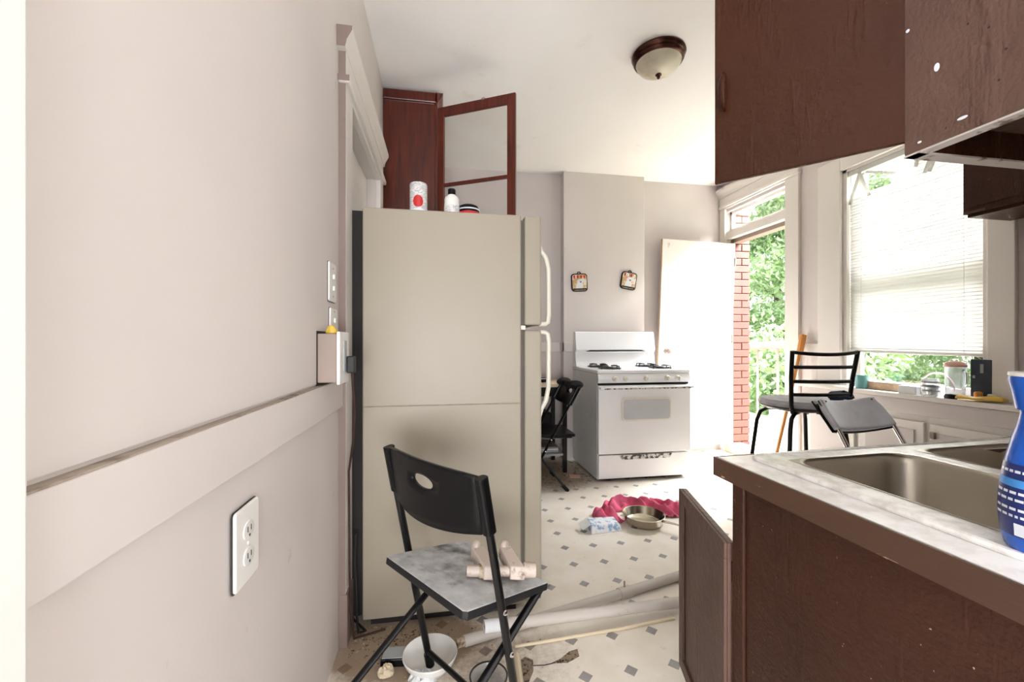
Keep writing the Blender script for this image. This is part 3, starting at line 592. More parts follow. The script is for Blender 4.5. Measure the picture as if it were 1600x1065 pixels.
# rim plate: grid ring around both bowls (strips), raised lip outside
m = MB()
for x0, x1, y0, y1 in ((.752, B1[0] - .002, .412, .90), (B1[1] + .002, B2[0] - .002, .412, .90), (B2[1] + .002, 1.592, .412, .90), (B1[0] - .002, B1[1] + .002, .412, B1[2] - .002), (B1[0] - .002, B1[1] + .002, B1[3] + .002, .90), (B2[0] - .002, B2[1] + .002, .412, B2[2] - .002), (B2[0] - .002, B2[1] + .002, B2[3] + .002, .90)):
    m.add([sinkpt(x, y, z) for z in (ZR - .004, ZR) for x, y in ((x0, y0), (x1, y0), (x1, y1), (x0, y1))], [(0, 3, 2, 1), (4, 5, 6, 7), (0, 1, 5, 4), (1, 2, 6, 5), (2, 3, 7, 6), (3, 0, 4, 7)])
m.build('rim', steelrim_m, sk)
MB().tube([sinkpt(x, y, ZR - .002) for x, y in OUT], .006, 8, closed=True).build('rolled_lip', steelrim_m, sk, smooth=True)
for (x0, x1, y0, y1) in (B1, B2):
    ring = []
    for ins, r, z in ((-.004, .05, ZR + .0015), (.001, .052, ZR + .001), (.005, .055, ZR - .006), (.008, .058, ZR - .02), (.018, .06, ZR - .15), (.03, .055, ZR - .172), (.06, .05, ZR - .18), (.15, .016, ZR - .183)):
        ring.append([sinkpt(x, y, z) for x, y in rrect(x0 + ins, x1 - ins, y0 + ins, y1 - ins, r, 6)])
    # square plate filling the corner between the strips and the rounded bowl mouth
    outer = [sinkpt(x, y, ZR + .0005) for x, y in rrect(x0 - .004, x1 + .004, y0 - .004, y1 + .004, .0005, 6)]
    ring = [outer] + ring; n = len(ring[0]); v = [p for g in ring for p in g]; f = []
    for i in range(len(ring) - 1):
        for j in range(n): f.append((i * n + j, (i + 1) * n + j, (i + 1) * n + (j + 1) % n, i * n + (j + 1) % n))
    f.append(tuple(range((len(ring) - 1) * n, len(ring) * n)))
    bo = MB().add(v, f).build('bowl', steel_m, sk, smooth=True, angle=60)
    cx, cy = (x0 + x1) / 2, (y0 + y1) / 2; c3 = sinkpt(cx, cy, ZR - .182)
    MB().lathe([(.04, .0), (.038, .003), (.028, .001), (0, -.004)], 24, T(*c3)).build('drain', chrome_m, bo, smooth=True)
# blue cleaner bottle
sb = thing('spray_bottle', 'blue cleaner bottle with printed label on the sink rim at the right edge', 'bottle', (.786, .428, .869))
def bot(sc_): return [(0, 0), (.040, 0), (.046, .004), (.050, .02), (.053, .05), (.052, .075), (.046, .11), (.036, .145), (.028, .168), (.0255, .18), (.027, .186)]
MB().lathe(bot(1), 32, RZ(25), 1.0, .72).build('body', blueplas_m, sb, smooth=True)
MB().lathe([(.024, .184), (.028, .186), (.034, .215), (.0365, .226), (.035, .230), (0, .231)], 28, RZ(25), 1.0, .8).build('trigger_collar', blueplas_m, sb, smooth=True)
MB().lathe([(.0355, .230), (.0365, .231), (.036, .235), (0, .236)], 28, RZ(25), 1.0, .8).build('white_top', ceramic_m, sb, smooth=True)
def onbot(a0, a1, z0, z1, off, nu=10, nv=4):
    P_ = bot(1)
    def rad(z):
        for (r0, q0), (r1, q1) in zip(P_[:-1], P_[1:]):
            if q0 <= z <= q1 and q1 > q0: return r0 + (r1 - r0) * (z - q0) / (q1 - q0)
        return P_[-1][0]
    Mz = RZ(25)
    def fn(u, v):
        a = R(a0 + (a1 - a0) * u); z = z0 + (z1 - z0) * v; r = rad(z) + off
        return tuple(Mz @ Vector((r * math.cos(a), r * math.sin(a) * .72 - (0), z)))
    return MB().grid(fn, nu, nv)
lb_ = onbot(108, 330, .022, .115, .0008, 24, 8).build('label', bluelab_m, sb, smooth=True)
onbot(112, 330, .086, .096, .0014, 24, 2).build('light_blue_band', cyan_m, lb_, smooth=True)
rq = random.Random(3)
for i, z in enumerate((.106, .079, .070, .058, .049)):
    a = 116
    while a < 300:
        w_ = rq.uniform(4, 13); onbot(a, a + w_, z - .0017, z + .0017, .0018, 3, 1).build('print_line', whiteink_m, lb_); a += w_ + 3
onbot(150, 300, .024, .040, .0020, 10, 1).build('white_patch', whiteink_m, lb_)

# ------------------------------------------------------------------ upper cabinets
uc = thing('upper_cabinet', 'brown upper cabinet above the sink with one door swung open', 'cabinet', (1.4, .5, 1.47))
UX, UY, UZ = .80, .605, 1.47
B(UX, UX + .02, .362, UY, UZ, 2.45).build('end_panel', browng_m, uc, world=True, bevel=.002)
B(UX + .02, 2.3, UY - .02, UY, UZ, UZ + .05).build('front_rail', brownd_m, uc, world=True, bevel=.002)
B(UX + .02, 2.3, .38, UY - .02, UZ + .05, UZ + .062).build('bottom_board', browng_m, uc, world=True)
B(UX, 2.3, .362, UY, 2.45, 2.47).build('top_board', brown_m, uc, world=True)
B(UX, UX + .022, .362, UY + .001, UZ - .003, UZ).build('worn_edge', brownw_m, uc, world=True)
B(UX + .001, 2.3, UY - .022, UY + .001, UZ - .003, UZ).build('worn_edge', brownw_m, uc, world=True)
for x in (1.25, 1.7, 2.28): B(x, x + .04, UY - .02, UY, UZ + .05, 2.45).build('stile', brown_m, uc, world=True)
B(UX + .05, 2.29, .38, .40, UZ + .06, 2.45).build('back_board', brown_m, uc, world=True)
for x0, x1 in ((1.27, 1.68), (1.72, 2.28)): B(x0, x1, UY + .001, UY + .019, UZ + .03, 2.44).build('cabinet_door', brownd_m, uc, world=True, bevel=.003)
M = T(.812, UY + .004, 0) @ RZ(131); ml = T(-1.4, -.5, -1.47) @ M
d = MB().box(0, .312, .0, .012, 1.495, 2.43, M=M).build('cabinet_door', brownd_m, uc, world=True, bevel=.003)
MB().tube([tuple(ml @ Vector(p)) for p in ((.29, .012, 1.652), (.291, .026, 1.656), (.291, .034, 1.668), (.291, .038, 1.69), (.291, .034, 1.712), (.291, .026, 1.724), (.29, .012, 1.728))], [.003, .005, .0065, .0075, .0065, .005, .003], 10).build('handle', brownd_m, d, smooth=True)
edge_m = worn('edge_worn_lit_below', (196, 188, 182), (120, 98, 86), .6, .58, .66, 30, .1, .2, 60)  # worn edges, with light from below put into the pale tone
for q in [o for o in COL.objects if o.name.startswith('worn_edge')]: q.data.materials[0] = edge_m
for (cy, cz), (ry, rz_) in zip([(0.556, 1.595), (0.599, 1.686), (0.522, 1.494), (0.515, 1.635), (0.49, 1.611), (0.471, 1.566), (0.543, 1.489), (0.581, 1.484), (0.479, 1.526)], ((.004, .007), (.003, .003), (.007, .0025), (.0015, .0015), (.0018, .0016), (.0016, .0016), (.0015, .0015), (.003, .002), (.0016, .0016))):
    MB().lathe([(1, 0), (.9, .0006), (0, .0006)], 12, T(UX, cy, cz) @ RY(-90) @ Matrix.Diagonal((rz_, ry, 1, 1))).build('paint_chip', whiteink_m if rz_ > .0017 else slot_m, uc, world=True)
rc = thing('side_cabinet', 'brown wall cabinet hanging to the right of the window', 'cabinet', (2.8, 1.4, 1.8))
B(2.652, XR - .026, .9, 1.728, 1.80, 2.55).build('body', brown_m, rc, world=True, bevel=.003)
B(2.664, XR - .026, .9, 1.716, 1.783, 1.80).build('bottom_strip', brownd_m, rc, world=True)
B(2.645, 2.652, .93, 1.30, 1.83, 2.52).build('door', brown_m, rc, world=True, bevel=.002)
B(2.645, 2.652, 1.33, 1.70, 1.83, 2.52).build('door', brown_m, rc, world=True, bevel=.002)
B(2.6515, 2.6525, 1.64, 1.727, 1.800, 1.812).build('worn_edge', brownw_m, rc, world=True)

# ------------------------------------------------------------------ folding chairs
k = NT('dusty_seat'); sx = k.n('ShaderNodeSeparateXYZ'); gm = k.n('ShaderNodeNewGeometry'); s2 = k.n('ShaderNodeSeparateXYZ'); k.l(gm.outputs['Normal'], s2.inputs[0])
up_ = k.ramp(s2.outputs[2], .75, .9); dn = k.ramp(k.noise(7, 6, .62), .3, .52)
du_ = k.mix(k.ramp(k.noise(24, 5), .35, .7), lin((178, 180, 184)), lin((212, 212, 212)))
k.col(k.mix(k.math('MULTIPLY', up_, dn), lin((18, 18, 21)), du_)); k.set(.6); dusty_m = k.m
def folding_chair(label, loc, rz, P, group, panel_m, seat_m, tube_m, name='folding_chair'):
    t = thing(name, label, 'chair', loc, rz, group)
    W_, D_, zr, zf, tx, tz, fx, wp, lx, lfx, wl = P
    def post(z): return tx + (fx - tx) * (tz - z) / tz
    hb = .15
    for sg in (1, -1):
        fz = .014 if (sg > 0 and loc[1] < 2) else 0
        MB().tube([(post(fz), sg * wp, fz), (post(.2), sg * wp, .2), (post(tz - .02), sg * wp, tz - .02)], .0125, 10, flat=.75).build('post', tube_m, t, smooth=True)
        MB().tube([(post(fz), sg * wp, fz), (post(.045 + fz), sg * wp, .045 + fz)], .0155, 10).build('foot_cap', black_m, t, smooth=True)
        zt = zr + (zf - zr) * lx / D_ - .012
        MB().tube([(lx, sg * wl, zt), ((lx + lfx) / 2, sg * wl, zt / 2), (lfx, sg * wl, 0)], .0125, 10, flat=.75).build('leg', tube_m, t, smooth=True)
        MB().tube([(lfx + .04, sg * wl, .045 * 1), (lfx, sg * wl, 0)], .0155, 10).build('foot_cap', black_m, t, smooth=True)
        MB().prism(rrect(-.017, .017, -.014, .014, .01, 3), -hb / 2, hb / 2, T(post(tz - hb / 2), sg * wp, tz - hb / 2) @ RY(math.degrees(math.atan2(tx - fx, tz)))).build('sleeve', panel_m, t, bevel=.002)
        for zz in (zr - .03, .325): MB().lathe([(0, 0), (.007, 0), (.006, .004), (0, .006)], 10, T(post(zz), sg * (wp + .011), zz) @ RX(-90 * sg)).build('bolt', chrome_m, t)
    for zz, xx, w in ((.10, lfx + (lx - lfx) * .10 / zr, wl), (.07, post(.07), wp)):
        MB().tube([(xx, -w, zz), (xx, w, zz)], .009, 8).build('crossbar', tube_m, t, smooth=True)
    # backrest: bulged panel with an oval grip hole
    N = 56; hole = (0.0, tz - .05, .052, .017); v = []; f = []; K = 5
    for r in range(K + 1):
        for i in range(N):
            a = 2 * math.pi * i / N; ca, sa = math.cos(a), math.sin(a)
            iy, iz = hole[0] + hole[2] * ca, hole[1] + hole[3] * sa
            ymax = wp - .012; up, dn_ = tz - hole[1], hole[1] - (tz - hb)
            s_ = min(ymax / abs(ca) if abs(ca) > 1e-4 else 9, (up / sa) if sa > 1e-4 else 9, (dn_ / -sa) if sa < -1e-4 else 9)
            oy, oz = hole[0] + ca * s_, hole[1] + sa * s_
            y, z = iy + (oy - iy) * r / K, iz + (oz - iz) * r / K
            q = 1 - (y / wp) ** 2; low = (tz - z) / hb
            v.append((post(z) - q * (.018 + .032 * low), y, z - .022 * q * low))
    for r in range(K):
        for i in range(N): f.append((r * N + i, r * N + (i + 1) % N, (r + 1) * N + (i + 1) % N, (r + 1) * N + i))
    MB().add(v, f).build('backrest', panel_m, t, solid=.012, smooth=True, angle=50)
    # seat board with bevelled rear corners
    c_ = .035; th = .022
    poly = [(0, W_ / 2 - c_ * .3), (0, -W_ / 2 + c_ * .3), (c_ * .3, -W_ / 2), (D_, -W_ / 2), (D_, W_ / 2), (c_ * .3, W_ / 2)]
    tilt = -math.degrees(math.atan2(zf - zr, D_))
    MB().prism(poly, -th, 0, T(0, 0, zr) @ RY(tilt)).build('seat', seat_m, t, bevel=.004)
    MB().tube([Matrix.Translation((0, 0, zr)) @ RY(tilt) @ Vector((x, y, -th - .006)) for x, y in ((D_ - .02, -W_ / 2 + .02), (.03, -W_ / 2 + .02), (.03, W_ / 2 - .02), (D_ - .02, W_ / 2 - .02))], .008, 8, closed=True).build('seat_frame', tube_m, t, smooth=True)
    return t
CH = (-.059, 1.194, .629)
PN = (.395, .329, .476, .416, .028, .811, .191, .225, .313, -.34, .182)
folding_chair('black folding chair with dusty seat standing in front of the refrigerator', (CH[0], CH[1], 0), CH[2], PN, 'black folding chairs', black_m, dusty_m, blackm_m)
folding_chair('black folding chair beside the stove, half hidden behind the refrigerator', (1.02, 3.27, 0), math.pi, (.38, .36, .44, .45, -.02, .81, .43, .215, .41, .06, .18), 'black folding chairs', black_m, black_m, blackm_m)
jk = MB().grid(lambda u, v: (1.02 + .05 * math.cos(2 * math.pi * u) * (1 + .3 * math.sin(9 * v)) - .0 + .01 * math.sin(14 * v), 3.07 + .36 * v, .815 + .028 * math.sin(2 * math.pi * u) * (1 + .25 * math.sin(7 * v + 1)) * (1 if .02 < v < .98 else .05)), 14, 16, closed_u=True).build('black_jacket', blackcloth_m, smooth=True, angle=180)
tag(jk, 'black rolled cloth lying over the back of the chair beside the stove', 'cloth')
# plumbing valve on the near chair's seat
vl = thing('faucet_valve', 'dirty pinkish beige faucet valve with two block handles lying on the chair seat', 'faucet', (.17, 1.232, .449), R(-4), rot=(R(-4), R(3), R(-4)))
MB().tube([(-.098, -.012, .018), (-.06, -.012, .018)], .016, 14).build('inlet_stub', valve_m, vl, smooth=True)
MB().tube([(-.062, -.012, .018), (-.05, -.012, .018)], .0195, 14).build('collar_nut', pipeend_m, vl, smooth=True)
MB().tube([(-.05, -.012, .018), (.085, -.012, .017)], .0145, 14).build('body_tube', valve_m, vl, smooth=True)
MB().tube([(.07, -.014, .022), (.105, -.014, .022)], .021, 14).build('outlet_stub', valve_m, vl, smooth=True)
MB().lathe([(.012, 0), (.011, -.004), (0, -.004)], 12, T(-.099, -.012, .018) @ RY(-90)).build('bore', slot_m, vl)
for hx, ang in ((-.028, 0), (.052, -6)):
    Mh = T(hx, -.01, .02) @ RZ(ang)
    m = MB().add([Mh @ Vector(p) for p in ((-.022, -.026, -.018), (.022, -.026, -.018), (.022, .02, -.018), (-.022, .02, -.018), (-.02, -.022, .018), (.024, -.022, .018), (-.022, .075, .04), (-.06, .075, .04), (-.06, .072, .0), (-.022, .072, .0))],
                 [(0, 3, 2, 1), (0, 1, 5, 4), (4, 5, 6, 7), (1, 2, 9, 6, 5), (3, 0, 4, 7, 8), (6, 9, 8, 7), (2, 3, 8, 9)])
    hnd = m.build('block_handle', valve_m, vl, bevel=.004)
    MB().lathe([(0, -.01), (.012, -.01), (.014, 0), (.013, .012), (.007, .018), (0, .019)], 14, Mh @ T(-.043, .076, .036)).build('handle_knob', valve_m, hnd, smooth=True)

# ------------------------------------------------------------------ cart behind the refrigerator
ca = thing('kitchen_cart', 'black framed cart with pale wooden top and grey shelves left of the stove', 'cart', (.76, 3.74, 0))
KX0, KX1, KY0, KY1 = .46, 1.09, 3.53, 3.96
B(KX0 - .02, KX1 + .01, KY0 - .02, KY1 + .02, .755, .785).build('top_board', tabletop_m, ca, world=True, bevel=.004)
for x in (KX0, KX1 - .035):
    for y in (KY0, KY1 - .035): B(x, x + .035, y, y + .035, 0, .755).build('post', blackm_m, ca, world=True, bevel=.002)
for z in (.15, .30): B(KX0 + .005, KX1 - .005, KY0 + .005, KY1 - .005, z, z + .018).build('shelf', shelf_m, ca, world=True, bevel=.003)
B(KX0 + .035, KX1 - .035, KY1 - .02, KY1 - .01, .62, .755).build('apron', blackm_m, ca, world=True)
B(KX0 + .035, KX1 - .035, KY0 + .01, KY0 + .02, .68, .755).build('apron', blackm_m, ca, world=True)
to = thing('toaster_oven', 'black box appliance on the grey cart shelf', 'appliance', (.80, 3.72, .318))
B(-.2, .17, -.12, .12, .012, .2).build('body', black_m, to, bevel=.012)
B(-.18, .06, -.126, -.12, .04, .17).build('door', blackm_m, to, bevel=.003)
MB().tube([(-.16, -.14, .16), (.04, -.14, .16)], .006, 8).build('handle', chrome_m, to, smooth=True)
for x in (-.16, .13):
    for y in (-.09, .09): B(x - .01, x + .01, y - .01, y + .01, 0, .012).build('foot', black_m, to)
pa = thing('small_dish', 'small dark dish with pale rim on the wooden cart top', 'dish', (.90, 3.72, .785))
MB().lathe([(0, 0), (.05, 0), (.085, .03), (.088, .034), (.08, .034), (.045, .008), (0, .008)], 24).build('bowl', black_m, pa, smooth=True)
MB().tube([(.086 * math.cos(a * math.pi / 16), .086 * math.sin(a * math.pi / 16), .034) for a in range(32)], .003, 6, closed=True).build('rim', whiteink_m, pa, smooth=True)
bs = thing('board_stack', 'pale boards stacked on the lower cart shelf', 'board', (.86, 3.73, .168))
for i in range(3): B(-.2 + .01 * i, .17, -.13, .12, .0005 + i * .016, .014 + i * .016).build('board', [shelf_m, ceramic_m, tan_m][i], bs, bevel=.002)

# ------------------------------------------------------------------ bar stool, grey folding chair, broom stick
bsn = thing('bar_stool', 'black metal ladder-back bar stool with a grey cushion by the window', 'stool', (2.29, 2.36, 0), R(-8))
SZ = .735
for sx_, sy_ in ((-.165, -.16), (.165, -.16), (-.165, .16), (.165, .16)):
    MB().tube([(sx_ * .35, sy_ * .5, SZ - .03), (sx_ * .72, sy_ * .8, SZ - .034), (sx_ * .93, sy_ * .95, SZ - .06), (sx_ * 1.03, sy_ * 1.03, SZ - .12), (sx_ * 1.2, sy_ * 1.2, .3), (sx_ * 1.32, sy_ * 1.32, 0)], .0125, 10).build('leg', blackm_m, bsn, smooth=True)
MB().tube([(.225 * math.cos(a * math.pi / 18), .225 * math.sin(a * math.pi / 18), .36) for a in range(36)], .011, 8, closed=True).build('foot_ring', blackm_m, bsn, smooth=True)
MB().lathe([(0, SZ - .03), (.12, SZ - .03), (.2, SZ - .015), (.215, SZ), (0, SZ)], 32).build('seat_pan', black_m, bsn, smooth=True)
MB().lathe([(0, SZ), (.2, SZ), (.226, SZ + .012), (.228, SZ + .026), (.21, SZ + .045), (.12, SZ + .052), (0, SZ + .05)], 32).build('cushion', cloth_m, bsn, smooth=True)
for sg in (-1, 1):
    MB().tube([(sg * .16, -.17, SZ - .02), (sg * .178, -.185, SZ + .03), (sg * .19, -.20, SZ + .2), (sg * .2, -.225, SZ + .36)], .0125, 10).build('back_post', blackm_m, bsn, smooth=True)
for i, (z, w, dy) in enumerate(((.095, .182, -.19), (.175, .186, -.197), (.262, .192, -.207), (.352, .2, -.224))):
    MB().tube([(w * (2 * u - 1), dy - .03 * (1 - (2 * u - 1) ** 2) , SZ + z - (.014 * (1 - (2 * u - 1) ** 2) if i == 3 else 0)) for u in [j / 10 for j in range(11)]], .0085, 8, flat=1.3).build('back_slat', blackm_m, bsn, smooth=True)
rg = MB().grid(lambda u, v: (.16 + .07 * math.cos(2 * math.pi * u) * math.sin(math.pi * v) ** .6 + .012 * math.sin(11 * u), -.15 + .055 * math.sin(2 * math.pi * u) * math.sin(math.pi * v) ** .6 + .012 * math.sin(17 * v), SZ + .05 + .055 * v + .012 * math.sin(9 * u + 7 * v)), 16, 10, closed_u=True)
M_ = T(2.29, 2.36, 0) @ RZ(-8); rg.v = [tuple(M_ @ Vector(p)) for p in rg.v]
tag(rg.build('cleaning_rag', bluecloth_m, smooth=True, angle=180), 'blue grey crumpled rag on the bar stool cushion', 'rag')
gc = thing('padded_folding_chair', 'grey vinyl padded folding chair with chrome legs behind the sink counter', 'chair', (2.225, 1.92, 0), R(-90 + 6))
for sg in (-1, 1):
    MB().tube([(.44, sg * .2, 0), (.22, sg * .2, .38), (.06, sg * .2, .68), (-.05, sg * .195, .83)], .0115, 10).build('front_leg', chrome_m, gc, smooth=True)
    MB().tube([(.36, sg * .175, .43), (.16, sg * .175, .22), (-.05, sg * .175, 0)], .0115, 10).build('rear_leg', chrome_m, gc, smooth=True)
MB().tube([(.02, -.175, .08), (.02, .175, .08)], .009, 8).build('crossbar', chrome_m, gc, smooth=True)
MB().prism(rrect(-.0, .38, -.19, .19, .06), 0, .04, T(.0, 0, .42) @ RY(-2)).build('seat_pad', pad_m, gc, bevel=.012, seg=3)
Mb = T(.0, 0, .765) @ RY(-38)
m = MB().grid(lambda u, v: tuple(Mb @ Vector((-.035 * (1 - (2 * u - 1) ** 2) + .0, (.215 - .03 * max(0, 2 * v - 1) ** 2) * (2 * u - 1), -.09 + .18 * v + .0))), 16, 8)
bp = m.build('back_pad', pad_m, gc, solid=.032, bevel=.01, seg=3, smooth=True, angle=50)
m = MB().grid(lambda u, v: tuple(Mb @ Vector((-.035 * (1 - (2 * u - 1) ** 2) - .022, .222 * (2 * u - 1), -.094 + .186 * v))), 16, 2); m.build('back_shell', black_m, bp, solid=.008)
for y in (-.17, .17): MB().lathe([(.006, 0), (.005, .003), (0, .004)], 8, Mb @ T(.008, y, .07) @ RY(90)).build('rivet', slot_m, bp)
bk_ = thing('wooden_stick', 'orange wooden stick with block head leaning beside the back door', 'stick', (2.64, 3.0, 0))
MB().tube([(2.645, 3.0, .0), (2.79, 2.985, .6), (2.90, 2.972, 1.07)], .013, 10).build('handle', stick_m, bk_, world=True, smooth=True)
B(-.021, .021, -.017, .017, 0, .17, M=T(2.895, 2.973, 1.045) @ RY(13)).build('block_head', stick_m, bk_, world=True, bevel=.006)

# ------------------------------------------------------------------ venetian blind
vb = thing('venetian_blind', 'white venetian blind pulled most of the way down with broken slats on top', 'blind', (XR + .028, 2.24, 1.07))
VX = XR + .028; y0, y1 = W0 + .034, W1 - .034; L = y1 - y0; vl_ = vb.location
B(VX - .018, VX + .018, y0, y1, 2.372, 2.408).build('head_rail', blind_m, vb, world=True, bevel=.003)
def slat_mesh(length):
    m = MB(); tlt = R(68)
    def fn(u, v):
        a = (v - .5) * .025; h = .003 * (1 - (2 * v - 1) ** 2)
        return (a * math.cos(tlt) * 1.0 + h * math.sin(tlt), (u - .5) * length, -a * math.sin(tlt) + h * math.cos(tlt))
    return m.grid(fn, 6, 4)
first = None; n = 58; rr = random.Random(5)
for i in range(n):
    zz = 1.100 + i * .0217; sag = 0
    if zz > 2.355: break
    if first is None: first = slat_mesh(L).build('slat', blind_m, vb, smooth=True); o = first
    else: o = first.copy(); COL.objects.link(o); o.parent = vb
    o.location = (0, 0, zz - vl_.z); o.rotation_euler = (R(rr.uniform(-.15, .15)), R(rr.uniform(-3, 3)), 0)
    if i < 9: o.location.z -= .004 * (9 - i) * .25; o.rotation_euler.x = R(.55 * (9 - i) / 9)
    if 52 <= i: o.scale.y = .45; o.location.y = -L * .26
o = MB().box(-.012, .012, -L / 2, L / 2, -.009, .009).build('bottom_rail', blind_m, vb, bevel=.003); o.location = (-.004, 0, .008); o.rotation_euler = (R(.8), 0, 0)
for yy in (-.30, .30): MB().tube([(-.014, yy, .01), (-.014, yy, 1.31)], .0012, 5).build('ladder_cord', blind_m, vb)
MB().tube([(-.02, L / 2 - .02, 1.3), (-.022, L / 2 - .022, .75)], .004, 6).build('tilt_wand', clear_m, vb)
# broken slats hanging loose from the head
for (ya, za, yb, zb) in ((2.53, 2.39, 2.615, 2.16), (2.55, 2.39, 2.47, 2.18), (2.50, 2.36, 2.30, 2.27), (2.14, 2.40, 2.18, 2.26), (2.07, 2.36, 2.13, 2.20), (2.04, 2.36, 2.105, 2.20)):
    dy, dz = yb - ya, zb - za; ln = math.hypot(dy, dz); o = slat_mesh(ln).build('broken_slat', blind_m, vb, smooth=True)
    o.location = (-.026, (ya + yb) / 2 - vl_.y, (za + zb) / 2 - vl_.z); o.rotation_euler = (math.atan2(dz, dy), 0, 0); o.scale.z = .8

# ------------------------------------------------------------------ clutter on the window sill
SZL = .825
mg = thing('mug', 'turquoise mug on the window sill', 'mug', (2.895, 2.455, SZL))
MB().lathe([(0, 0), (.034, 0), (.038, .006), (.042, .085), (.043, .09), (.039, .09), (.035, .01), (0, .008)], 24).build('cup', mug_m, mg, smooth=True)
MB().tube(arc((0, .04, .047), .026, -90, 90, 10, 'yz'), .005, 8).build('handle', mug_m, mg, smooth=True)
o = B(-.03, .03, -.105, .105, 0, .055).build('wooden_block', pine_m, bevel=.004); o.location = (2.93, 2.315, SZL); o.rotation_euler = (0, 0, R(3)); tag(o, 'pale wooden block lying along the window sill beside the mug', 'block')
o = B(-.03, .03, -.05, .05, 0, .05).build('small_carton', paper_m, bevel=.003); o.location = (2.88, 2.14, SZL); tag(o, 'small white carton between wooden block and handled cup on the sill', 'carton')
gj = thing('glass_jar', 'clear glass jar with grey bands on the window sill', 'jar', (2.872, 2.03, SZL))
MB().lathe([(0, 0), (.036, 0), (.042, .01), (.042, .09), (.036, .1), (.038, .105), (.033, .105), (.036, .088), (.037, .012), (0, .008)], 22).build('body', clear_m, gj, smooth=True)
for z in (.03, .055, .08): MB().lathe([(.0425, z), (.0432, z + .004), (.0425, z + .008)], 22).build('band', shelf_m, gj, smooth=True)
fb = thing('handled_basket', 'white basket with a pink arched handle behind the glass jar', 'basket', (2.968, 2.06, SZL))
MB().lathe([(0, 0), (.045, 0), (.056, .06), (.054, .062), (.043, .006), (0, .006)], 22).build('bowl', ceramic_m, fb, smooth=True)
k = NT('pink_plastic'); k.col(lin((236, 176, 196))); k.set(.4); pinkp_m = k.m
MB().tube(arc((0, 0, .05), .085, -10, 190, 18, 'yz'), .0045, 8).build('handle', pinkp_m, fb, smooth=True)
pt = thing('pitcher', 'clear plastic pitcher with a pink lid on the window sill', 'pitcher', (2.915, 1.935, SZL))
MB().lathe([(0, 0), (.038, 0), (.04, .01), (.046, .17), (.048, .18), (.044, .18), (.037, .012), (0, .01)], 24).build('jug', clear_m, pt, smooth=True)
k = NT('peach_plastic'); k.col(lin((228, 180, 160))); k.set(.4); peach_m = k.m
MB().lathe([(.048, .18), (.05, .19), (.04, .205), (.02, .213), (0, .214)], 24).build('lid', peach_m, pt, smooth=True)
MB().tube([(-.01, -.044, .16), (-.02, -.068, .15), (-.02, -.07, .09), (-.01, -.042, .05)], .006, 8).build('handle', clear_m, pt, smooth=True)
nb = thing('slate_box', 'dark slate box standing at the right end of the window sill', 'box', (2.955, 1.838, SZL))
B(-.012, .012, -.046, .046, 0, .225).build('cover', navy_m, nb, bevel=.003)
B(-.0135, -.012, -.012, .002, .15, .2).build('pale_mark', shelf_m, nb)
B(-.0135, -.012, .025, .036, .12, .135).build('pale_mark', shelf_m, nb)
o = MB().grid(lambda u, v: (-.035 + .07 * v + .006 * math.sin(9 * u), -.09 + .18 * u, .013 + .012 * math.sin(math.pi * v) * (1 + .5 * math.sin(7 * u))), 10, 6).build('yellow_bag', yellow_m, solid=.01, smooth=True, angle=180); o.location = (2.868, 1.79, SZL); o.rotation_euler = (0, 0, R(12)); tag(o, 'crumpled yellow bag at the right end of the window sill', 'bag')
o = MB().lathe([(0, 0), (.03, 0), (.034, .01), (.026, .026), (0, .03)], 18, None, .35, 1.0).build('black_case', black_m, smooth=True); o.location = (2.848, 1.912, SZL); tag(o, 'small black pouch in front of the pitcher on the sill', 'pouch')
o = MB().lathe([(0, 0), (.017, 0), (.018, .004), (.018, .042), (.012, .048), (0, .05)], 16).build('amber_bottle', stick_m, smooth=True); o.location = (2.922, 1.835, SZL); tag(o, 'small amber bottle in front of the dark slate box', 'bottle')
o = MB().lathe([(0, 0), (.018, 0), (.019, .005), (.019, .036), (.014, .041), (0, .042)], 16).build('white_jar', ceramic_m, smooth=True); o.location = (2.92, 1.775, SZL); tag(o, 'tiny white jar at the right end of the sill, nearest the cabinet', 'jar')

# ------------------------------------------------------------------ things on the left wall
def plate(name, label, yc, zc, w, h, typ):
    t = thing(name, label, 'outlet' if typ == 'duplex' else 'switch', (XL + (.004 if yc < 1.35 else 0), yc, zc))
    Mp = RZ(90) @ RX(90)
    MB().prism(rrect(-w / 2, w / 2, -h / 2, h / 2, .008, 4), 0, .007, Mp).build('cover_plate', plate_m, t, bevel=.003)
    MB().prism(rrect(-w / 2 - .002, w / 2 + .001, -h / 2 - .002, h / 2 + .001, .008, 4), -.0005, .0015, Mp).build('backing_gap', slot_m, t)
    if typ == 'duplex':
        for s in (1, -1):
            f = MB().lathe([(.021, .0069), (.021, .009), (.018, .0095), (0, .0095)], 22, Mp @ T(0, s * h * .17, 0), 1, .86).build('socket_face', ceramic_m, t, smooth=True)
            for sx_ in (-.0075, .0065): MB().box(sx_ - .0012, sx_ + .0012, -.002, .0085, .0095, .0101, M=Mp @ T(0, s * h * .17, 0)).build('slot', slot_m, f)
            MB().lathe([(.003, .0101), (0, .0101)], 10, Mp @ T(0, s * h * .17 - .0095, 0)).build('ground_hole', slot_m, f)
        MB().lathe([(.0035, .007), (.003, .0085), (0, .009)], 10, Mp).build('screw', plate_m, t)
    else:
        for s in ((1, -1) if h > .1 else (0,)): MB().box(-.004, .004, s * .02 - .008, s * .02 + .008, .007, .013, M=Mp).build('toggle', plate_m, t, bevel=.001)
        for s in (1, -1): MB().lathe([(.0032, .007), (.003, .0085), (0, .0088)], 10, Mp @ T(0, s * h * .36, 0)).build('screw', tan_m, t)
plate('wall_outlet', 'white duplex wall outlet with smudges low on the left wall', .879, .757, .098, .148, 'duplex')
plate('switch_plate', 'tall white switch plate above the surface outlet box', 1.535, 1.353, .095, .135, 'switch')
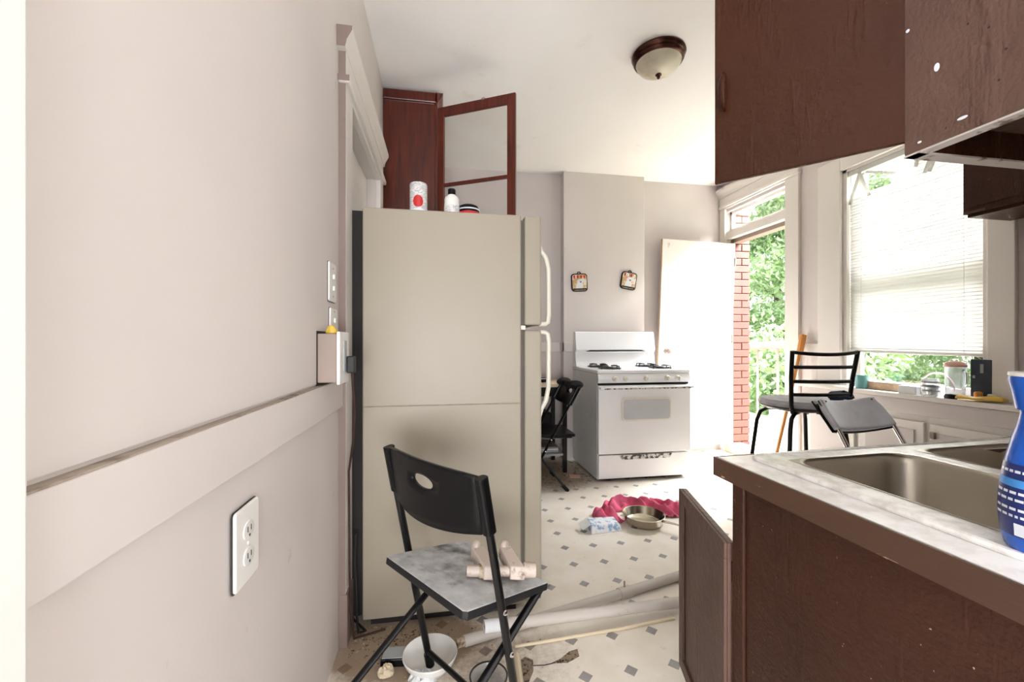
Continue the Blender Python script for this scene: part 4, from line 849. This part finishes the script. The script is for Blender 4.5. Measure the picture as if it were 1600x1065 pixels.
plate('switch_plate', 'lower white switch plate partly hidden behind the surface outlet box', 1.55, 1.222, .095, .085, 'switch')
sbx = thing('surface_box', 'taupe surface-mounted outlet box above the chair rail', 'outlet box', (XL, 1.42, 1.015))
B(XL + .004, XL + .062, 1.355, 1.468, 1.02, 1.172).build('box_body', tan_m, sbx, world=True, bevel=.004)
B(XL + .062, XL + .072, 1.348, 1.474, 1.014, 1.178).build('cover_plate', plate_m, sbx, world=True, bevel=.003)
B(XL, XL + .004, 1.352, 1.47, 1.012, 1.18).build('backing_gap', slot_m, sbx, world=True)
B(XL + .072, XL + .075, 1.395, 1.43, 1.05, 1.15).build('socket_face', shelf_m, sbx, world=True, bevel=.001)
o = MB().lathe([(0, 0), (.014, 0), (.016, .006), (.008, .022), (.004, .026), (0, .027)], 12, T(0, 0, 0) @ RX(12), 1.2, .8).build('wire_nut', yellow_m, smooth=True); o.location = (XL + .035, 1.40, 1.173); tag(o, 'yellow wire nut lying on top of the surface outlet box', 'wire nut')
o = B(-.014, .014, -.03, .016, 0, .006).build('putty_lump', paper_m, bevel=.002); o.location = (XL + .04, 1.44, 1.1725); tag(o, 'white scrap beside the wire nut on the outlet box', 'scrap')
pc = thing('power_cord', 'dark brown power cord plugged in and hanging down the left wall', 'cord', (XL + .08, 1.43, 1.09))
B(XL + .075, XL + .1, 1.42, 1.452, 1.045, 1.1).build('plug', cord2_m, pc, world=True, bevel=.004)
MB().tube([(XL + .09, 1.436, 1.05), (XL + .092, 1.44, 1.0), (XL + .085, 1.50, .90), (XL + .06, 1.60, .78), (XL + .036, 1.645, .66), (XL + .036, 1.652, .5), (XL + .036, 1.655, .3), (XL + .04, 1.66, .12), (XL + .05, 1.67, .012), (XL + .09, 1.69, .008), (XL + .16, 1.715, .006)], .0042, 8).build('cable', cord_m, pc, world=True, smooth=True)
pc = thing('power_cord', 'black power cord bundled in the gap between refrigerator and wall', 'cord', (XL + .05, 1.7, 0))
MB().tube([(XL + .05, 1.70, .40), (XL + .046, 1.698, .30), (XL + .052, 1.695, .2), (XL + .055, 1.69, .1), (XL + .06, 1.70, .012), (XL + .085, 1.712, .009), (XL + .02, 1.772, .03), (XL - .02, 1.82, .3), (XL - .02, 1.84, .9), (XL - .02, 1.86, 1.5)], .005, 8).build('cable', cord2_m, pc, world=True, smooth=True)
# ------------------------------------------------------------------ things on the floor
# crimson towel: heap with folds, curled around the pan
def towel(u, v):
    a = R(-20 + 235 * u); rad = .205 + (v - .5) * .15 * (1 + .25 * math.sin(7 * u)); e = math.sin(math.pi * min(1, max(0, v)))
    x = 1.275 + rad * 1.12 * math.cos(a) + .01 * math.sin(23 * u + 6 * v); y = 2.56 + rad * .8 * math.sin(a) + .01 * math.sin(19 * u - 5 * v)
    nz = noise.noise(Vector((x * 16, y * 16, .3))) * .03 + noise.noise(Vector((x * 38, y * 38, 1.3))) * .012
    endf = min(1, u * 9, (1 - u) * 9)
    z = max(.004, (e ** .55) * (.05 + nz * 1.3 + .02 * math.sin(v * 13 + 5 * math.sin(9 * u))) * (.35 + .65 * endf))
    return (x, y, z)
o = MB().grid(towel, 90, 34).build('crimson_towel', pink_m, solid=.004, smooth=True, angle=180); tag(o, 'crumpled crimson pink towel on the floor behind the frying pan', 'towel')
pn = thing('frying_pan', 'stainless steel frying pan lying on the kitchen floor', 'pan', (1.262, 2.462, 0))
k = NT('pan_steel'); k.col(lin((206, 200, 182))); k.set(.22, 1); pan_m = k.m
MB().lathe([(0, .003), (.095, .003), (.104, .006), (.115, .016), (.127, .058), (.131, .061), (.128, .063), (.124, .06), (.112, .018), (.1, .009), (0, .009)], 44).build('body', pan_m, pn, smooth=True, angle=60)
M = RZ(-50)
hd = MB().grid(lambda u, v: tuple(M @ Vector((.118 + .185 * u, (.009 + .006 * abs(2 * u - 1)) * (2 * v - 1), .045 - .0 * u + .012 * math.sin(u * 2.2) - .012 * u))), 14, 4).build('handle', pan_m, pn, solid=.004, smooth=True)
MB().lathe([(.004, 0), (.003, .003), (0, .003)], 10, M @ T(.287, 0, .045)).build('hang_hole', slot_m, hd)
for s in (-1, 1): MB().lathe([(.005, 0), (.004, .003), (0, .004)], 10, M @ T(.119, s * .008, .05) @ RY(90)).build('rivet', chrome_m, pn)
bxn = thing('paper_package', 'crumpled white and pale blue package on the floor left of the pan', 'package', (.985, 2.43, 0), R(8))
MB().add([(-.11, -.05, 0), (.09, -.065, 0), (.11, .06, 0), (-.09, .07, 0), (-.10, -.035, .05), (.085, -.05, .035), (.10, .055, .042), (-.085, .06, .055)], [(0, 3, 2, 1), (4, 5, 6, 7), (0, 1, 5, 4), (1, 2, 6, 5), (2, 3, 7, 6), (3, 0, 4, 7)]).build('package_body', boxprint_m, bxn, bevel=.006)
MB().add([(-.105, -.03, .051), (-.09, .055, .056), (-.15, .05, .03), (-.155, -.02, .02)], [(0, 1, 2, 3)]).build('torn_flap', paper_m, bxn, solid=.003)
def long_pipe(label, a, b, r, joint):
    t = thing('drain_pipe', label, 'pipe', a, group='loose grey pipes on the floor')
    A, Bv = Vector((0, 0, 0)), Vector(b) - Vector(a); d = Bv.normalized()
    MB().tube([d * .03, Bv * .3, Bv * .7, Bv], r, 16).build('tube', pipe_m, t, smooth=True)
    MB().tube([A, d * .035], r * .82, 16).build('threaded_end', pipeend_m, t, smooth=True)
    if joint:
        MB().tube([Bv * joint - d * .03, Bv * joint + d * .03], r * 1.22, 16).build('coupling', pipe_m, t, smooth=True)
        MB().tube([Bv * joint + Vector((0, 0, r)), Bv * joint + Vector((0, 0, r + .03))], .004, 6).build('clamp_screw', tan_m, t)
    return t
long_pipe('grey plastic pipe with rusty threaded end, nearer the white bowl', (.055, 1.565, .0215), (1.20, 1.86, .0215), .0205, .66)
p2 = long_pipe('grey plastic pipe crossing on top, with a taped white end', (.157, 1.555, .080), (1.20, 1.655, .0225), .0215, 0)
MB().tube([(.0, 0, 0), (.075, .0072, -.0042)], .0226, 16).build('white_tape', paper_m, p2, smooth=True)
o = MB().tube([(.27, 1.535, .006), (.45, 1.545, .006), (.7, 1.56, .006), (.95, 1.585, .006)], .006, 8).build('thin_tube', flap_m, smooth=True); tag(o, 'thin cream tubing lying along the two pipes', 'tubing')
bw_ = MB().lathe([(0, .004), (.05, .004), (.06, .0), (.07, .004), (.09, .03), (.096, .047), (.094, .051), (.088, .047), (.078, .028), (.052, .014), (0, .012)], 36).build('white_bowl', ceramic_m, smooth=True); bw_.location = (-.04, 1.50, 0); tag(bw_, 'white bowl on the floor under the near folding chair', 'bowl')
ty = thing('black_tray', 'small black tray with a grey pad on the floor by the wall', 'tray', (-.165, 1.545, 0), R(-5))
B(-.045, .045, -.032, .032, 0, .03).build('tray_body', black_m, ty, bevel=.005)
B(-.041, .041, -.028, .028, .0295, .032).build('grey_pad', shelf_m, ty, bevel=.002)
def crumple(name, label, cat, loc, r, h, m_, seed):
    rn = random.Random(seed)
    o = MB().grid(lambda u, v: (r * math.cos(2 * math.pi * u) * math.sin(math.pi * v * .5 + .001) * (1 + .25 * noise.noise(Vector((u * 7, v * 5, seed)))), r * .8 * math.sin(2 * math.pi * u) * math.sin(math.pi * v * .5 + .001) * (1 + .25 * noise.noise(Vector((u * 7 + 3, v * 5, seed)))), max(.001, h * math.cos(math.pi * v * .5) * (1 + .7 * noise.noise(Vector((u * 9, v * 9, seed + 5)))))), 14, 6, closed_u=True).build(name, m_)
    o.location = loc; tag(o, label, cat); return o
crumple('crumpled_tissue', 'crumpled white tissue in front of the white bowl', 'tissue', (-.065, 1.432, .001), .05, .03, paper_m, 2)
crumple('paper_scrap', 'torn beige paper scrap beside the black tray', 'scrap', (-.19, 1.488, .001), .028, .03, flap_m, 9)
ds = thing('clear_dish', 'clear glass dish with dark rim on the floor under the near chair', 'dish', (.155, 1.385, 0))
MB().lathe([(0, .003), (.05, .003), (.062, .03), (.06, .03), (.049, .006), (0, .006)], 28).build('dish', clear_m, ds, smooth=True)
MB().tube([(.062 * math.cos(a * math.pi / 16), .062 * math.sin(a * math.pi / 16), .031) for a in range(32)], .0028, 6, closed=True).build('rim', slot_m, ds, smooth=True)
# torn places in the vinyl
fl = bpy.data.objects['floor']
for i, (cx, cy, poly) in enumerate(((.285, 1.425, [(-.045, -.07), (.0, -.06), (.03, -.01), (.04, .04), (.015, .06), (-.01, .045), (-.03, .0)]), (.445, 1.445, [(-.06, -.005), (-.02, .01), (.02, .038), (.055, .045), (.05, .01), (.0, -.012)]))):
    MB().prism([(cx + a, cy + b) for a, b in poly], .0, .0015).build('torn_patch', tear_m, fl)
MB().grid(lambda u, v: (.235 + .03 * v + .012 * u, 1.33 + .14 * u, .004 + .028 * math.sin(math.pi * v * .8)), 8, 6).build('curled_flap', flap_m, fl, solid=.002, smooth=True)
MB().tube([(.32, 1.44, .001), (.36, 1.435, .0015), (.40, 1.44, .001)], .0016, 5).build('tear_line', slot_m, fl)
# litter along the appliances
rn = random.Random(11); db = MB(); db2 = MB()
def chips(mb, n, cx, cy, rx, ry, s0, s1):
    for _ in range(n):
        x, y = cx + rn.gauss(0, rx), cy + rn.gauss(0, ry)
        if FX0 < x < FX1 and FY0 < y < FY1 or x < XL + .04 or (x > SX0 and y > SY0 - .03): continue
        s_ = rn.uniform(s0, s1); a = rn.uniform(0, 6.3)
        p = [Vector((x + s_ * math.cos(a + q) * rn.uniform(.5, 1), y + s_ * math.sin(a + q) * rn.uniform(.5, 1), .0008)) for q in (0, 1.6, 3.1, 4.7)]
        top = [v + Vector((0, 0, s_ * rn.uniform(.2, .7))) for v in p]
        mb.add(p + top, [(0, 3, 2, 1), (4, 5, 6, 7), (0, 1, 5, 4), (1, 2, 6, 5), (2, 3, 7, 6), (3, 0, 4, 7)])
chips(db, 500, -.2, 1.67, .13, .06, .0012, .006); chips(db, 160, -.05, 1.56, .2, .08, .001, .003)
o = db.build('floor_litter', debris_m); tag(o, 'brown crumbs and grit in front of the refrigerator', 'litter', kind='stuff')
chips(db2, 300, 1.0, 3.5, .16, .16, .002, .009)
o = db2.build('floor_litter', debris_m); tag(o, 'brown crumbs and scraps on the floor left of the stove', 'litter', kind='stuff')
o = MB().prism([(-.05, -.04), (.04, -.05), (.06, .02), (-.03, .05)], 0, .004).build('paper_scrap', pink_m and peach_m); o.location = (1.12, 3.42, .001); tag(o, 'torn reddish card on the dirty floor left of the stove', 'card')
